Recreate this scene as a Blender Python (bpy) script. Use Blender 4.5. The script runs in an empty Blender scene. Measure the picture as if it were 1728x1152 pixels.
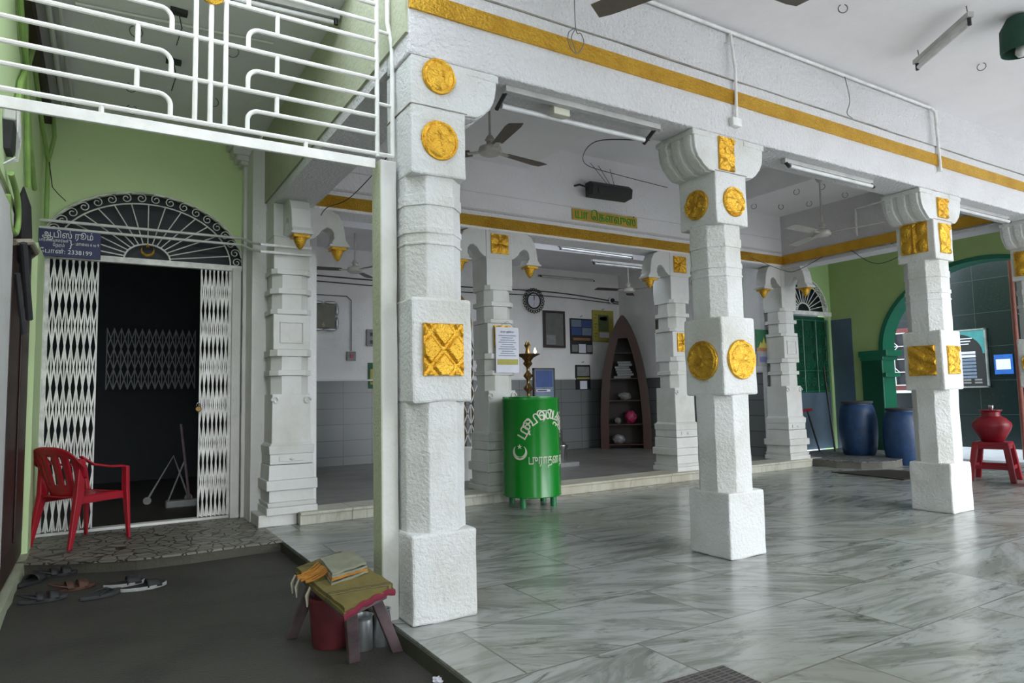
import bpy, bmesh, math, random
from mathutils import Vector, Matrix, noise
from mathutils.geometry import tessellate_polygon
random.seed(7)
PI = math.pi
S = bpy.context.scene
C = S.collection

# ------------------------------------------------------------------ camera
H = 1.10
yaw, pitch, roll, F = 0.546773, 0.0802934, -0.0208415, 1140.6
f = Vector((math.sin(yaw)*math.cos(pitch), math.cos(yaw)*math.cos(pitch), math.sin(pitch)))
r = Vector((math.cos(yaw), -math.sin(yaw), 0)); u = r.cross(f)
r2 = r*math.cos(roll)+u*math.sin(roll); u2 = -r*math.sin(roll)+u*math.cos(roll)
cam = bpy.data.cameras.new('camera'); co = bpy.data.objects.new('camera', cam); C.objects.link(co)
co.matrix_world = Matrix(((r2.x, u2.x, -f.x, 0), (r2.y, u2.y, -f.y, 0), (r2.z, u2.z, -f.z, H), (0, 0, 0, 1)))
cam.sensor_width = 36; cam.lens = 36*F/1728; cam.clip_start = .05; cam.clip_end = 200
S.camera = co
# ------------------------------------------------------------------ world, exposure
S.view_settings.view_transform = 'Standard'; S.view_settings.look = 'None'
S.view_settings.gamma = 1; S.view_settings.use_curve_mapping = False
S.view_settings.exposure = 0.85
W = bpy.data.worlds.new('overcast_sky'); S.world = W; W.use_nodes = True
bg = W.node_tree.nodes['Background']; bg.inputs[0].default_value = (.80, .90, 1, 1); bg.inputs[1].default_value = 2.6
sun = bpy.data.lights.new('hazy_sun', 'SUN'); sun.energy = 1.6; sun.angle = math.radians(50); sun.color = (1, .98, .95)
so = bpy.data.objects.new('hazy_sun', sun); C.objects.link(so)
so.rotation_euler = Vector((.14, -.88, .42)).to_track_quat('Z', 'Y').to_euler()

# ------------------------------------------------------------------ materials
def nodes(name):
    m = bpy.data.materials.new(name); m.use_nodes = True
    nt = m.node_tree; b = nt.nodes['Principled BSDF']
    return m, nt, b
def N(nt, t, **k):
    n = nt.nodes.new(t)
    for a, v in k.items():
        if a in n.inputs: n.inputs[a].default_value = v
        else: setattr(n, a, v)
    return n
def coord(nt, scale=(1, 1, 1), rot=(0, 0, 0)):
    t = N(nt, 'ShaderNodeTexCoord'); mp = N(nt, 'ShaderNodeMapping')
    mp.inputs['Scale'].default_value = scale; mp.inputs['Rotation'].default_value = rot
    g = N(nt, 'ShaderNodeNewGeometry')
    nt.links.new(g.outputs['Position'], mp.inputs[0]); return mp.outputs[0]
def mixc(nt, fac, a, b):
    n = nt.nodes.new('ShaderNodeMix'); n.data_type = 'RGBA'
    if isinstance(fac, (int, float)): n.inputs[0].default_value = fac
    else: nt.links.new(fac, n.inputs[0])
    for i, c in ((6, a), (7, b)):
        if isinstance(c, tuple): n.inputs[i].default_value = (*c[:3], 1)
        else: nt.links.new(c, n.inputs[i])
    return n.outputs[2]
def ramp(nt, fac, a, b):
    n = nt.nodes.new('ShaderNodeMapRange'); n.inputs[1].default_value = a; n.inputs[2].default_value = b
    nt.links.new(fac, n.inputs[0]); return n.outputs[0]
def noise_t(nt, vec, scale, detail=4, rough=.55, dist=0):
    n = N(nt, 'ShaderNodeTexNoise'); n.inputs['Scale'].default_value = scale; n.inputs['Detail'].default_value = detail
    n.inputs['Roughness'].default_value = rough; n.inputs['Distortion'].default_value = dist
    nt.links.new(vec, n.inputs['Vector']); return n.outputs['Fac']
def bump(nt, b, h, dist, strength=1.):
    n = N(nt, 'ShaderNodeBump'); n.inputs['Distance'].default_value = dist; n.inputs['Strength'].default_value = strength
    nt.links.new(h, n.inputs['Height'])
    nt.links.new(n.outputs[0], b.inputs['Normal']); return n
def plaster(name, col, dirt=None, bs=28, bd=.012, rough=.75, dirt_amt=.5, streak=None):
    m, nt, b = nodes(name); v = coord(nt)
    n1 = noise_t(nt, v, 2.3, 6, .62)
    dirt = dirt or tuple(c*.78 for c in col)
    fac = ramp(nt, n1, .45, .78)
    mm = N(nt, 'ShaderNodeMath', operation='MULTIPLY'); mm.inputs[1].default_value = dirt_amt; nt.links.new(fac, mm.inputs[0])
    c = mixc(nt, mm.outputs[0], col, dirt)
    n3 = noise_t(nt, v, 31, 3, .6); sp = ramp(nt, n3, .70, .76)
    ms = N(nt, 'ShaderNodeMath', operation='MULTIPLY'); ms.inputs[1].default_value = .35; nt.links.new(sp, ms.inputs[0])
    c = mixc(nt, ms.outputs[0], c, tuple(k*.55 for k in col))
    nt.links.new(c, b.inputs['Base Color']); b.inputs['Roughness'].default_value = rough
    n2 = noise_t(nt, v, bs, 5, .6); bump(nt, b, n2, bd, .8)
    return m
def simple(name, col, rough=.5, metal=0., bs=0, bd=.002, var=.12, spec=None):
    m, nt, b = nodes(name)
    v = coord(nt); n1 = noise_t(nt, v, 9, 5, .6); fac = ramp(nt, n1, .35, .75)
    c = mixc(nt, fac, tuple(min(1, k*(1+var)) for k in col), tuple(k*(1-var*1.6) for k in col))
    nt.links.new(c, b.inputs['Base Color']); b.inputs['Roughness'].default_value = rough; b.inputs['Metallic'].default_value = metal
    if bs: bump(nt, b, noise_t(nt, v, bs, 4, .6), bd, .8)
    return m
M = {}
M['white'] = plaster('rough_white_lime_plaster', (.65, .65, .645), (.42, .39, .31), 50, .014, .7, .6)
M['beam'] = plaster('white_beam_plaster', (.72, .705, .715), (.54, .515, .50), 38, .04, .7, .35)
M['inner'] = plaster('inner_wall_whitewash', (.86, .84, .86), (.74, .72, .73), 30, .02, .75, .35)
M['grime'] = simple('grime_in_joint', (.24, .22, .19), .9, 0, 0, 0, .3)
M['carved'] = plaster('smooth_white_paint_on_stone', (.64, .635, .615), (.42, .40, .32), 22, .004, .6, .6)
M['ceil'] = plaster('ceiling_whitewash', (.87, .85, .87), (.75, .73, .75), 14, .006, .85, .5)
M['hall'] = plaster('hall_wall_whitewash', (.84, .82, .81), (.64, .62, .60), 40, .008, .8, .5)
M['green'] = plaster('light_green_distemper', (.64, .80, .43), (.58, .73, .37), 9, .006, .75, .5)
M['farg'] = plaster('olive_green_wall_paint', (.30, .40, .15), (.24, .31, .11), 20, .008, .7, .5)
M['green2'] = plaster('light_green_gate_wall_paint', (.38, .55, .24), (.32, .44, .18), 20, .006, .7, .5)
M['greenpipe'] = simple('green_painted_conduit', (0.2805, 0.442, 0.1275), .5)
M['pist'] = plaster('grey_green_plaster', (.42, .44, .31), (.30, .31, .21), 30, .01, .8, .6)
M['grey'] = plaster('grey_painted_plaster', (.72, .71, .69), (.56, .55, .52), 30, .006, .6, .6)
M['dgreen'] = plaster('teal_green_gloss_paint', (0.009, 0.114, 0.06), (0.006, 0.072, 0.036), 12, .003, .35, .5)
M['dkgreen'] = plaster('dark_green_paint_and_shade', (0.0048, 0.06, 0.03), (0.0036, 0.036, 0.018), 12, .003, .35, .5)  # gate sheet paint; on the pilasters a shaded copy of the teal
M['bluewall'] = plaster('faded_blue_dado_paint', (0.06, 0.096, 0.132), (0.036, 0.054, 0.072), 12, .004, .6, .7)
M['metalw'] = simple('white_enamel_on_iron', (.78, .77, .74), .4, 0, 60, .001, .08)
M['gatew'] = simple('worn_white_gate_paint', (.74, .73, .70), .45, 0, 50, .001, .2)
M['pipew'] = simple('white_plastic_conduit', (.74, .73, .72), .4)
M['black'] = simple('black_paint', (.015, .015, .016), .5)
M['cable'] = simple('dark_cable', (.03, .03, .03), .6)
M['wire'] = simple('grey_wire', (.16, .15, .14), .5, .4)
M['red'] = simple('red_moulded_plastic', (0.375, 0.009, 0.0225), .38, 0, 0, 0, .06)
M['redd'] = simple('deep_red_plastic', (0.252, 0.0072, 0.018), .4, 0, 0, 0, .08)
M['bucket'] = simple('dusty_dark_red_plastic', (0.132, 0.01925, 0.02475), .6, 0, 0, 0, .25)
M['blue'] = simple('blue_drum_plastic', (0.0135, 0.045, 0.1215), .45, 0, 0, 0, .3)
M['drum'] = simple('bright_green_enamel', (0.00375, 0.195, 0.015), .22, 0, 0, 0, .05)
M['drumleg'] = simple('green_painted_legs', (0.018, 0.18, 0.06), .4)
M['cream'] = simple('cream_lettering', (0.576, 0.56, 0.464), .5, 0, 0, 0, .03)
M['whitel'] = simple('white_lettering', (.75, .76, .78), .5, 0, 0, 0, .02)
M['signblue'] = simple('navy_sign_enamel', (.012, .018, .09), .5)
M['navy'] = simple('dark_navy_panel', (0.0048, 0.0072, 0.014), .5)
M['fanw'] = simple('off_white_fan_enamel', (.55, .52, .48), .35)
M['fanb'] = simple('dusty_brown_fan_blade', (0.119, 0.098, 0.077), .45, .2)
M['tube'] = simple('unlit_glass_tube', (.58, .58, .58), .3)
M['fix'] = simple('grey_white_tube_batten', (0.4125, 0.405, 0.39), .4)
M['brown'] = simple('dark_brown_door', (.035, .012, .01), .45)
M['board'] = simple('reddish_brown_laminate', (0.0405, 0.0099, 0.00585), .35)
M['boardin'] = simple('dark_shelf_interior', (0.02, 0.008, 0.0072), .5)
M['brass'] = simple('old_brass', (0.252, 0.162, 0.06), .28, 1, 0, 0, .3)
M['alu'] = simple('dull_aluminium', (0.44, 0.456, 0.464), .35, .9, 40, .001, .2)
M['steel'] = simple('stainless_steel', (.6, .6, .6), .2, 1)
M['wood'] = simple('worn_purplish_wood', (0.112, 0.077, 0.084), .7, 0, 30, .003, .3)
M['paper'] = simple('white_paper', (.66, .66, .74), .7, 0, 0, 0, .04)
M['ink'] = simple('printed_ink', (.10, .10, .22), .7)
M['yellow'] = simple('yellow_print', (0.385, 0.35, 0.07), .6, 0, 0, 0, .05)
M['olive'] = simple('olive_print', (.12, .16, .06), .6)
M['bluep'] = simple('blue_print', (0.036, 0.072, 0.216), .6)
M['bluelt'] = simple('bright_blue_print', (0.015, 0.12, 0.465), .5)
M['skyp'] = simple('pale_blue_print', (0.15, 0.198, 0.27), .6)
M['teal'] = simple('turquoise_print', (0.048, 0.252, 0.252), .5)
M['orangep'] = simple('orange_print', (0.27, 0.12, 0.048), .6)
M['frame'] = simple('dark_picture_frame', (.03, .018, .014), .4)
M['mirror'] = simple('mirror_glass', (0.252, 0.252, 0.24), .12, .9, 0, 0, .1)
M['greenprint'] = simple('dark_green_print', (.01, .10, .04), .6)
M['cloth'] = simple('black_cloth', (0.018, 0.0168, 0.018), .85, 0, 20, .01, .3)
M['rope'] = simple('pale_rope', (.40, .36, .28), .9, 0, 60, .003)
M['pink'] = simple('pink_bag', (0.3, 0.018, 0.072), .5)
M['bag'] = simple('clear_plastic_bag', (0.19, 0.19, 0.19), .25)
M['fringe'] = simple('orange_fringe', (0.315, 0.1275, 0.015), .9, 0, 60, .004, .3)
M['sandalk'] = simple('black_rubber', (.018, .018, .02), .6)
M['sandalg'] = simple('grey_rubber', (0.042, 0.042, 0.0462), .7)
M['sandalb'] = simple('brown_leather', (0.0728, 0.028, 0.0168), .6, 0, 0, 0, .3)
M['sole'] = simple('white_foam_sole', (.40, .40, .39), .6)
M['rubgreen'] = simple('dark_green_fabric', (.008, .05, .03), .8)
M['rust'] = simple('rust_red_pipe', (0.21, 0.063, 0.042), .5)
M['maroon'] = simple('maroon_window_frame', (.16, .03, .03), .5)
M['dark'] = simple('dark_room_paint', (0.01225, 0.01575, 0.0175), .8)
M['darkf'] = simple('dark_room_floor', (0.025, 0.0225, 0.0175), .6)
M['skin6'] = simple('olive_grey_print', (0.168, 0.161, 0.119), .5)
M['goldletter'] = simple('gold_letter', (.60, .50, .2), .4)
M['goldp'] = simple('ochre_sign_paint', (.55, .33, .05), .6)
M['signgreen'] = simple('bright_green_lettering', (.01, .36, .03), .5)
M['scr'] = simple('granite_grey_box', (0.22, 0.22, 0.22), .5)

def gold(name, scale=38, d=.012, base=(.74, .43, .05)):
    m, nt, b = nodes(name); v = coord(nt)
    n = noise_t(nt, v, 6, 4, .6); c = mixc(nt, ramp(nt, n, .4, .7), base, (base[0]*.8, base[1]*.72, base[2]*.6))
    nt.links.new(c, b.inputs['Base Color']); b.inputs['Metallic'].default_value = .85; b.inputs['Roughness'].default_value = .27
    bump(nt, b, noise_t(nt, v, scale, 5, .55), d, 1.)
    return m
M['gold'] = gold('gold_painted_roughcast', 60, .030); M['goldm'] = gold('gold_painted_relief', 75, .009); M['goldf'] = gold('gold_paint_fine', 80, .010)

def marble(name, sx, sy, base, vein, tint, rough=.24, sc=1., off=(0, 0), rotz=0, mortar=(.10, .095, .08), msz=.005):
    m, nt, b = nodes(name); v = coord(nt)
    mp = N(nt, 'ShaderNodeMapping'); mp.inputs['Location'].default_value = (off[0], off[1], 0); nt.links.new(v, mp.inputs[0])
    br = N(nt, 'ShaderNodeTexBrick'); br.offset = .5; br.inputs['Scale'].default_value = 1
    br.inputs['Brick Width'].default_value = sx; br.inputs['Row Height'].default_value = sy
    br.inputs['Mortar Size'].default_value = msz; br.inputs['Mortar Smooth'].default_value = .2
    br.inputs['Color1'].default_value = (0, 0, 0, 1); br.inputs['Color2'].default_value = (1, 1, 1, 1); br.inputs['Mortar'].default_value = (.5, .5, .5, 1)
    nt.links.new(mp.outputs[0], br.inputs['Vector'])
    rgb = N(nt, 'ShaderNodeRGBToBW'); nt.links.new(br.outputs['Color'], rgb.inputs[0])
    # per-slab shift and turn of the veins
    ang = N(nt, 'ShaderNodeMath', operation='MULTIPLY'); ang.inputs[1].default_value = 1.3; nt.links.new(rgb.outputs[0], ang.inputs[0])
    a0 = N(nt, 'ShaderNodeMath', operation='SUBTRACT'); a0.inputs[1].default_value = .35; nt.links.new(ang.outputs[0], a0.inputs[0])
    vr = N(nt, 'ShaderNodeVectorRotate', rotation_type='Z_AXIS'); nt.links.new(v, vr.inputs[0]); nt.links.new(a0.outputs[0], vr.inputs['Angle'])
    sh = N(nt, 'ShaderNodeVectorMath', operation='SCALE'); sh.inputs['Scale'].default_value = 37.
    cmb = N(nt, 'ShaderNodeCombineXYZ'); nt.links.new(rgb.outputs[0], cmb.inputs[0]); nt.links.new(rgb.outputs[0], cmb.inputs[1]); nt.links.new(cmb.outputs[0], sh.inputs[0])
    ad = N(nt, 'ShaderNodeVectorMath', operation='ADD'); nt.links.new(vr.outputs[0], ad.inputs[0]); nt.links.new(sh.outputs[0], ad.inputs[1])
    m2 = N(nt, 'ShaderNodeMapping'); m2.inputs['Scale'].default_value = (1.0*sc, 4.2*sc, 1); nt.links.new(ad.outputs[0], m2.inputs[0])
    n1 = noise_t(nt, m2.outputs[0], 1.3, 10, .70, .9); n2 = noise_t(nt, m2.outputs[0], 1.9, 12, .74, 1.6)
    c = mixc(nt, ramp(nt, n1, .46, .60), base, tint)
    f1 = ramp(nt, n2, .54, .66)
    mm = N(nt, 'ShaderNodeMath', operation='MULTIPLY'); mm.inputs[1].default_value = .8; nt.links.new(f1, mm.inputs[0])
    c = mixc(nt, mm.outputs[0], c, vein)
    n4 = noise_t(nt, v, .9, 3, .5); f4 = ramp(nt, n4, .50, .72)
    m4 = N(nt, 'ShaderNodeMath', operation='MULTIPLY'); m4.inputs[1].default_value = .55; nt.links.new(f4, m4.inputs[0])
    c = mixc(nt, m4.outputs[0], c, (base[0]*.60, base[1]*.52, base[2]*.38))
    mf = N(nt, 'ShaderNodeMath', operation='MULTIPLY'); mf.inputs[1].default_value = .7; nt.links.new(br.outputs['Fac'], mf.inputs[0])
    c = mixc(nt, mf.outputs[0], c, mortar)
    nt.links.new(c, b.inputs['Base Color']); b.inputs['Roughness'].default_value = rough
    rr = N(nt, 'ShaderNodeMapRange'); rr.inputs[3].default_value = rough*.8; rr.inputs[4].default_value = rough*1.7  # shade on the shaft's outer face, painted as a darker green sheet
    nt.links.new(n4, rr.inputs[0]); nt.links.new(rr.outputs[0], b.inputs['Roughness'])
    bump(nt, b, n1, .0015, .5); b.inputs['Specular IOR Level'].default_value = .7
    return m
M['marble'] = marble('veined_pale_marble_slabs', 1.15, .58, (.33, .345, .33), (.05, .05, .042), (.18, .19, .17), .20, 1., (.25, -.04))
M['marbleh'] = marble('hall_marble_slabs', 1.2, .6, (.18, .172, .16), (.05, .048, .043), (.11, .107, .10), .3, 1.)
M['step'] = marble('cream_marble_step', 2., 1.2, (.50, .49, .41), (.26, .23, .18), (.42, .40, .33), .4, 3.)
def mosaic(name, c1, c2, grout, scale=10):
    m, nt, b = nodes(name); v = coord(nt)
    vo = N(nt, 'ShaderNodeTexVoronoi', feature='DISTANCE_TO_EDGE'); vo.inputs['Scale'].default_value = scale; nt.links.new(v, vo.inputs['Vector'])
    vc = N(nt, 'ShaderNodeTexVoronoi'); vc.inputs['Scale'].default_value = scale; nt.links.new(v, vc.inputs['Vector'])
    rgb = N(nt, 'ShaderNodeRGBToBW'); nt.links.new(vc.outputs['Color'], rgb.inputs[0])
    c = mixc(nt, rgb.outputs[0], c1, c2)
    e = N(nt, 'ShaderNodeMath', operation='LESS_THAN'); e.inputs[1].default_value = .045; nt.links.new(vo.outputs['Distance'], e.inputs[0])
    c = mixc(nt, e.outputs[0], c, grout); nt.links.new(c, b.inputs['Base Color']); b.inputs['Roughness'].default_value = .5
    bump(nt, b, ramp(nt, vo.outputs['Distance'], 0, .08), .004, .6)
    return m
M['mosaic'] = mosaic('broken_tile_mosaic', (0.2673, 0.2525, 0.2153), (0.1485, 0.1411, 0.1188), (0.033, 0.03025, 0.02475))
M['mosaicb'] = mosaic('grey_broken_tile_mosaic', (0.252, 0.246, 0.234), (0.12, 0.12, 0.12), (0.042, 0.042, 0.042))
M['street'] = plaster('worn_dark_asphalt', (.058, .054, .044), (.026, .024, .019), 80, .02, .65, 1.)
M['cement'] = plaster('dirty_cement', (0.085, 0.0775, 0.06), (0.05, 0.045, 0.035), 30, .01, .8, .8)
M['moss'] = plaster('mossy_damp_edge', (.045, .045, .028), (.025, .028, .014), 30, .006, .8, .8)
M['brownmat'] = simple('dark_brown_rubber_mat', (.022, .018, .012), .9)
M['cement2'] = plaster('pale_cement', (0.16, 0.152, 0.132), (0.112, 0.104, 0.088), 30, .01, .8, .8)
M['ground'] = plaster('pale_concrete_yard', (.68, .63, .61), (.5, .47, .45), 20, .01, .8, .6)
def tiles(name, sx, sy, axes, col, col2, grout, rough=.12, speck=0, msz=.006):
    m, nt, b = nodes(name)
    g = N(nt, 'ShaderNodeNewGeometry'); sep = N(nt, 'ShaderNodeSeparateXYZ'); nt.links.new(g.outputs['Position'], sep.inputs[0])
    cmb = N(nt, 'ShaderNodeCombineXYZ')
    nt.links.new(sep.outputs[axes[0]], cmb.inputs[0]); nt.links.new(sep.outputs[axes[1]], cmb.inputs[1])
    br = N(nt, 'ShaderNodeTexBrick'); br.offset = 0; br.inputs['Scale'].default_value = 1
    br.inputs['Brick Width'].default_value = sx; br.inputs['Row Height'].default_value = sy; br.inputs['Mortar Size'].default_value = msz
    br.inputs['Color1'].default_value = (*col, 1); br.inputs['Color2'].default_value = (*col2, 1); br.inputs['Mortar'].default_value = (*grout, 1)
    nt.links.new(cmb.outputs[0], br.inputs['Vector']); c = br.outputs['Color']
    if speck:
        n = noise_t(nt, g.outputs['Position'], speck, 6, .75); c = mixc(nt, ramp(nt, n, .62, .75), c, (.09, .11, .11))
    nt.links.new(c, b.inputs['Base Color']); b.inputs['Roughness'].default_value = rough
    return m
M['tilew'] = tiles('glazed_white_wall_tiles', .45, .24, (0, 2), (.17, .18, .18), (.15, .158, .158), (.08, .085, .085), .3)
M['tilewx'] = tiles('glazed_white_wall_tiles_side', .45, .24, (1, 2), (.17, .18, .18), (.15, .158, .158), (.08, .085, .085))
M['granite'] = tiles('black_green_granite_slabs', .75, .60, (1, 2), (.009, .017, .018), (.006, .012, .013), (.04, .05, .05), .22, 30, .004)
def rug_mat(name):
    m, nt, b = nodes(name); tc = N(nt, 'ShaderNodeTexCoord')
    sep = N(nt, 'ShaderNodeSeparateXYZ'); nt.links.new(tc.outputs['Object'], sep.inputs[0])
    mm = N(nt, 'ShaderNodeMath', operation='ABSOLUTE'); nt.links.new(sep.outputs[1], mm.inputs[0])
    cr = N(nt, 'ShaderNodeValToRGB'); cr.color_ramp.interpolation = 'CONSTANT'; nt.links.new(mm.outputs[0], cr.inputs[0])
    el = cr.color_ramp.elements; el[0].position = 0; el[0].color = (.15, .115, .026, 1); el[1].position = .25; el[1].color = (.045, .03, .015, 1)
    for p, c in ((.262, (.15, .115, .026)), (.272, (.045, .03, .015)), (.284, (.22, .17, .04)), (.294, (.05, .03, .015)), (.306, (.15, .115, .026))):
        e = el.new(p); e.color = (*c, 1)
    n = noise_t(nt, tc.outputs['Object'], 90, 3, .6); c = mixc(nt, ramp(nt, n, .2, 1.), cr.outputs[0], (.10, .08, .02))
    nt.links.new(c, b.inputs['Base Color']); b.inputs['Roughness'].default_value = .95; bump(nt, b, n, .002, .6)
    return m
M['rug'] = rug_mat('olive_striped_weave'); M['rugred'] = simple('crimson_edging', (0.14, 0.0056, 0.021), .9)
M['mat2'] = simple('sage_grey_weave', (0.1875, 0.1875, 0.135), .95, 0, 80, .002, .15)
M['doormat'] = tiles('ribbed_dark_mat', .05, .02, (0, 1), (.06, .05, .05), (.035, .03, .03), (.12, .11, .10), .8, 0, .003)
M['paletile'] = simple('wet_pale_paving', (0.75, 0.77, 0.8), .3)
def emis(name, col, st):
    m, nt, b = nodes(name); b.inputs['Emission Color'].default_value = (*col, 1); b.inputs['Emission Strength'].default_value = st; return m
M['flame'] = emis('oil_flame', (1, .75, .45), 6.)

# ------------------------------------------------------------------ mesh helpers
def B(): return bmesh.new()
def box(bm, x0, x1, y0, y1, z0, z1):
    vs = [bm.verts.new(p) for p in ((x0, y0, z0), (x1, y0, z0), (x1, y1, z0), (x0, y1, z0), (x0, y0, z1), (x1, y0, z1), (x1, y1, z1), (x0, y1, z1))]
    for q in ((3, 2, 1, 0), (4, 5, 6, 7), (0, 1, 5, 4), (1, 2, 6, 5), (2, 3, 7, 6), (3, 0, 4, 7)): bm.faces.new([vs[i] for i in q])
    return bm
def loft(bm, rings, cap=True):
    R = [[bm.verts.new(p) for p in ring] for ring in rings]; n = len(R[0])
    for a, b in zip(R, R[1:]):
        for i in range(n): bm.faces.new((a[i], a[(i+1) % n], b[(i+1) % n], b[i]))
    if cap: bm.faces.new(R[0][::-1]); bm.faces.new(R[-1])
    return bm
def lathe(bm, prof, n=32, c=(0, 0, 0), cap=True):
    return loft(bm, [[(c[0]+q*math.cos(2*PI*i/n), c[1]+q*math.sin(2*PI*i/n), c[2]+z) for i in range(n)] for q, z in prof], cap)
def tube(bm, pts, rad, n=8, closed=False):
    pts = [Vector(p) for p in pts]; rings = []; up = Vector((0, 0, 1)); prev = None
    for i, p in enumerate(pts):
        if closed: d = pts[(i+1) % len(pts)]-pts[i-1]
        elif i == 0: d = pts[1]-p
        elif i == len(pts)-1: d = p-pts[i-1]
        else: d = (pts[i+1]-p).normalized()+(p-pts[i-1]).normalized()
        d.normalize()
        if prev is None:
            a = d.cross(up) if abs(d.z) < .95 else d.cross(Vector((1, 0, 0)))
        else: a = prev-d*prev.dot(d)
        a.normalize(); prev = a; b = d.cross(a)
        rr = rad[i] if isinstance(rad, (list, tuple)) else rad
        rings.append([p+(a*math.cos(2*PI*k/n)+b*math.sin(2*PI*k/n))*rr for k in range(n)])
    if closed:
        R = [[bm.verts.new(p) for p in ring] for ring in rings]
        for a, b in zip(R, R[1:]+R[:1]):
            for i in range(n): bm.faces.new((a[i], a[(i+1) % n], b[(i+1) % n], b[i]))
        return bm
    return loft(bm, rings)
def bar(bm, a, b, w, h):                                   # flat bar, w across, h along world-ish normal
    a = Vector(a); b = Vector(b); d = (b-a).normalized()
    s = d.cross(Vector((0, 1, 0))) if abs(d.y) < .9 else d.cross(Vector((0, 0, 1)))
    s.normalize(); t = d.cross(s)
    return loft(bm, [[p+s*w/2*i+t*h/2*j for i, j in ((-1, -1), (1, -1), (1, 1), (-1, 1))] for p in (a, b)])
def poly(bm, loops, place, t0, t1):
    """extrude a 2-D polygon (first loop outer, others holes); place(a,b,t) -> point"""
    flat = [p for L in loops for p in L]
    tri = tessellate_polygon([[Vector((p[0], p[1], 0)) for p in L] for L in loops])
    A = [bm.verts.new(place(p[0], p[1], t0)) for p in flat]; Bv = [bm.verts.new(place(p[0], p[1], t1)) for p in flat]
    for t in tri:
        try: bm.faces.new([A[i] for i in t]); bm.faces.new([Bv[i] for i in t[::-1]])
        except ValueError: pass
    k = 0
    for L in loops:
        for i in range(len(L)):
            j = (i+1) % len(L)
            bm.faces.new((A[k+i], A[k+j], Bv[k+j], Bv[k+i]))
        k += len(L)
    return bm
XZ = lambda a, b, t: (a, t, b)
YZ = lambda a, b, t: (t, a, b)
XY = lambda a, b, t: (a, b, t)
def xf(bm, mat):
    bmesh.ops.transform(bm, matrix=mat, verts=bm.verts); return bm
def wobble(bm, amp=.004, sc=9., cut=.06, seed=0):
    for it in range(5):
        es = [e for e in bm.edges if e.calc_length() > cut*1.6]
        if not es: break
        bmesh.ops.subdivide_edges(bm, edges=es, cuts=1, use_grid_fill=True)
    o = Vector((seed*3.1, seed*1.7, seed))
    for v in bm.verts: v.co += noise.noise_vector(v.co*sc+o)*amp
    return bm
def obj(name, bm, mat, parent=None, smooth=False, bev=0, seg=2, tri=True):
    bmesh.ops.remove_doubles(bm, verts=bm.verts, dist=1e-5)
    bmesh.ops.recalc_face_normals(bm, faces=bm.faces)
    me = bpy.data.meshes.new(name); bm.to_mesh(me); bm.free()
    me.materials.append(mat)
    if smooth:
        for p in me.polygons: p.use_smooth = True
    o = bpy.data.objects.new(name, me); C.objects.link(o)
    if parent: o.parent = parent
    if smooth:
        try: me.set_sharp_from_angle(angle=math.radians(40))
        except Exception: pass
    if bev:
        md = o.modifiers.new('bevel', 'BEVEL'); md.width = bev; md.segments = seg; md.limit_method = 'ANGLE'; md.angle_limit = math.radians(40)
    return o
def tag(o, label, cat, group=None, kind=None):
    o['label'] = label; o['category'] = cat
    if group: o['group'] = group
    if kind: o['kind'] = kind
    return o
def thing(name, label, cat, loc=(0, 0, 0), rz=0, group=None):
    o = bpy.data.objects.new(name, None); C.objects.link(o); o.location = loc; o.rotation_euler = (0, 0, rz); o.empty_display_size = .1
    return tag(o, label, cat, group)
def struct(name, bm, m, **k):
    o = obj(name, bm, m, **k); o['kind'] = 'structure'; return o
def dup(root, loc=None, rz=None, label=None, group=None):
    q = root.copy(); C.objects.link(q)
    if loc is not None: q.location = loc
    if rz is not None: q.rotation_euler = (0, 0, rz)
    if label: q['label'] = label
    if group: q['group'] = group
    for ch in list(root.children):
        c = ch.copy(); C.objects.link(c); c.parent = q
        for g in ch.children:
            d = g.copy(); C.objects.link(d); d.parent = c
    return q

# text: glyph outlines filled contour by contour
def text_bm(body, size, depth=.002, font_space=1., bold=0.):
    cu = bpy.data.curves.new('t', 'FONT'); cu.body = body; cu.size = size; cu.space_character = font_space; cu.offset = bold
    to = bpy.data.objects.new('t', cu); C.objects.link(to)
    dg = bpy.context.evaluated_depsgraph_get(); dg.update()
    tc = to.evaluated_get(dg).to_curve(dg)
    loops = []
    for sp in tc.splines:
        pts = []
        bp = sp.bezier_points; n = len(bp)
        for i in range(n):
            a = bp[i]; b = bp[(i+1) % n]
            p0, p1, p2, p3 = a.co, a.handle_right, b.handle_left, b.co
            straight = abs((p1-p0).cross(p3-p0).z)+abs((p2-p0).cross(p3-p0).z) < 1e-9
            for k in range(1 if straight else 5):
                t = k/5.; q = p0*(1-t)**3+p1*3*t*(1-t)**2+p2*3*t*t*(1-t)+p3*t**3
                if not pts or (Vector(pts[-1])-Vector((q.x, q.y))).length > 1e-5: pts.append((q.x, q.y))
        if len(pts) > 2: loops.append(pts)
    to.to_curve_clear() if hasattr(to, 'to_curve_clear') else None
    bpy.data.objects.remove(to)
    area = lambda L: sum(L[i-1][0]*L[i][1]-L[i][0]*L[i-1][1] for i in range(len(L)))/2
    if not loops: return B(), 0
    def inside(p, L):
        c = False
        for i in range(len(L)):
            (x1, y1), (x2, y2) = L[i-1], L[i]
            if (y1 > p[1]) != (y2 > p[1]) and p[0] < (x2-x1)*(p[1]-y1)/(y2-y1)+x1: c = not c
        return c
    loops.sort(key=lambda L: -abs(area(L))); outer = []; holes = []
    for i, L in enumerate(loops):
        par = [K for K in loops[:i] if inside(L[0], K) and inside(L[len(L)//2], K)]
        if par and area(par[0])*area(L) < 0: holes.append(L)
        else: outer.append(L)
    bm = B(); w = max(p[0] for L in loops for p in L)
    for i, L in enumerate(outer):
        hs = [h for h in holes if inside(h[0], L)]
        try: poly(bm, [L]+hs, XY, 0, depth+.00005*(i % 5))
        except Exception: pass
    return bm, w
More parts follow.
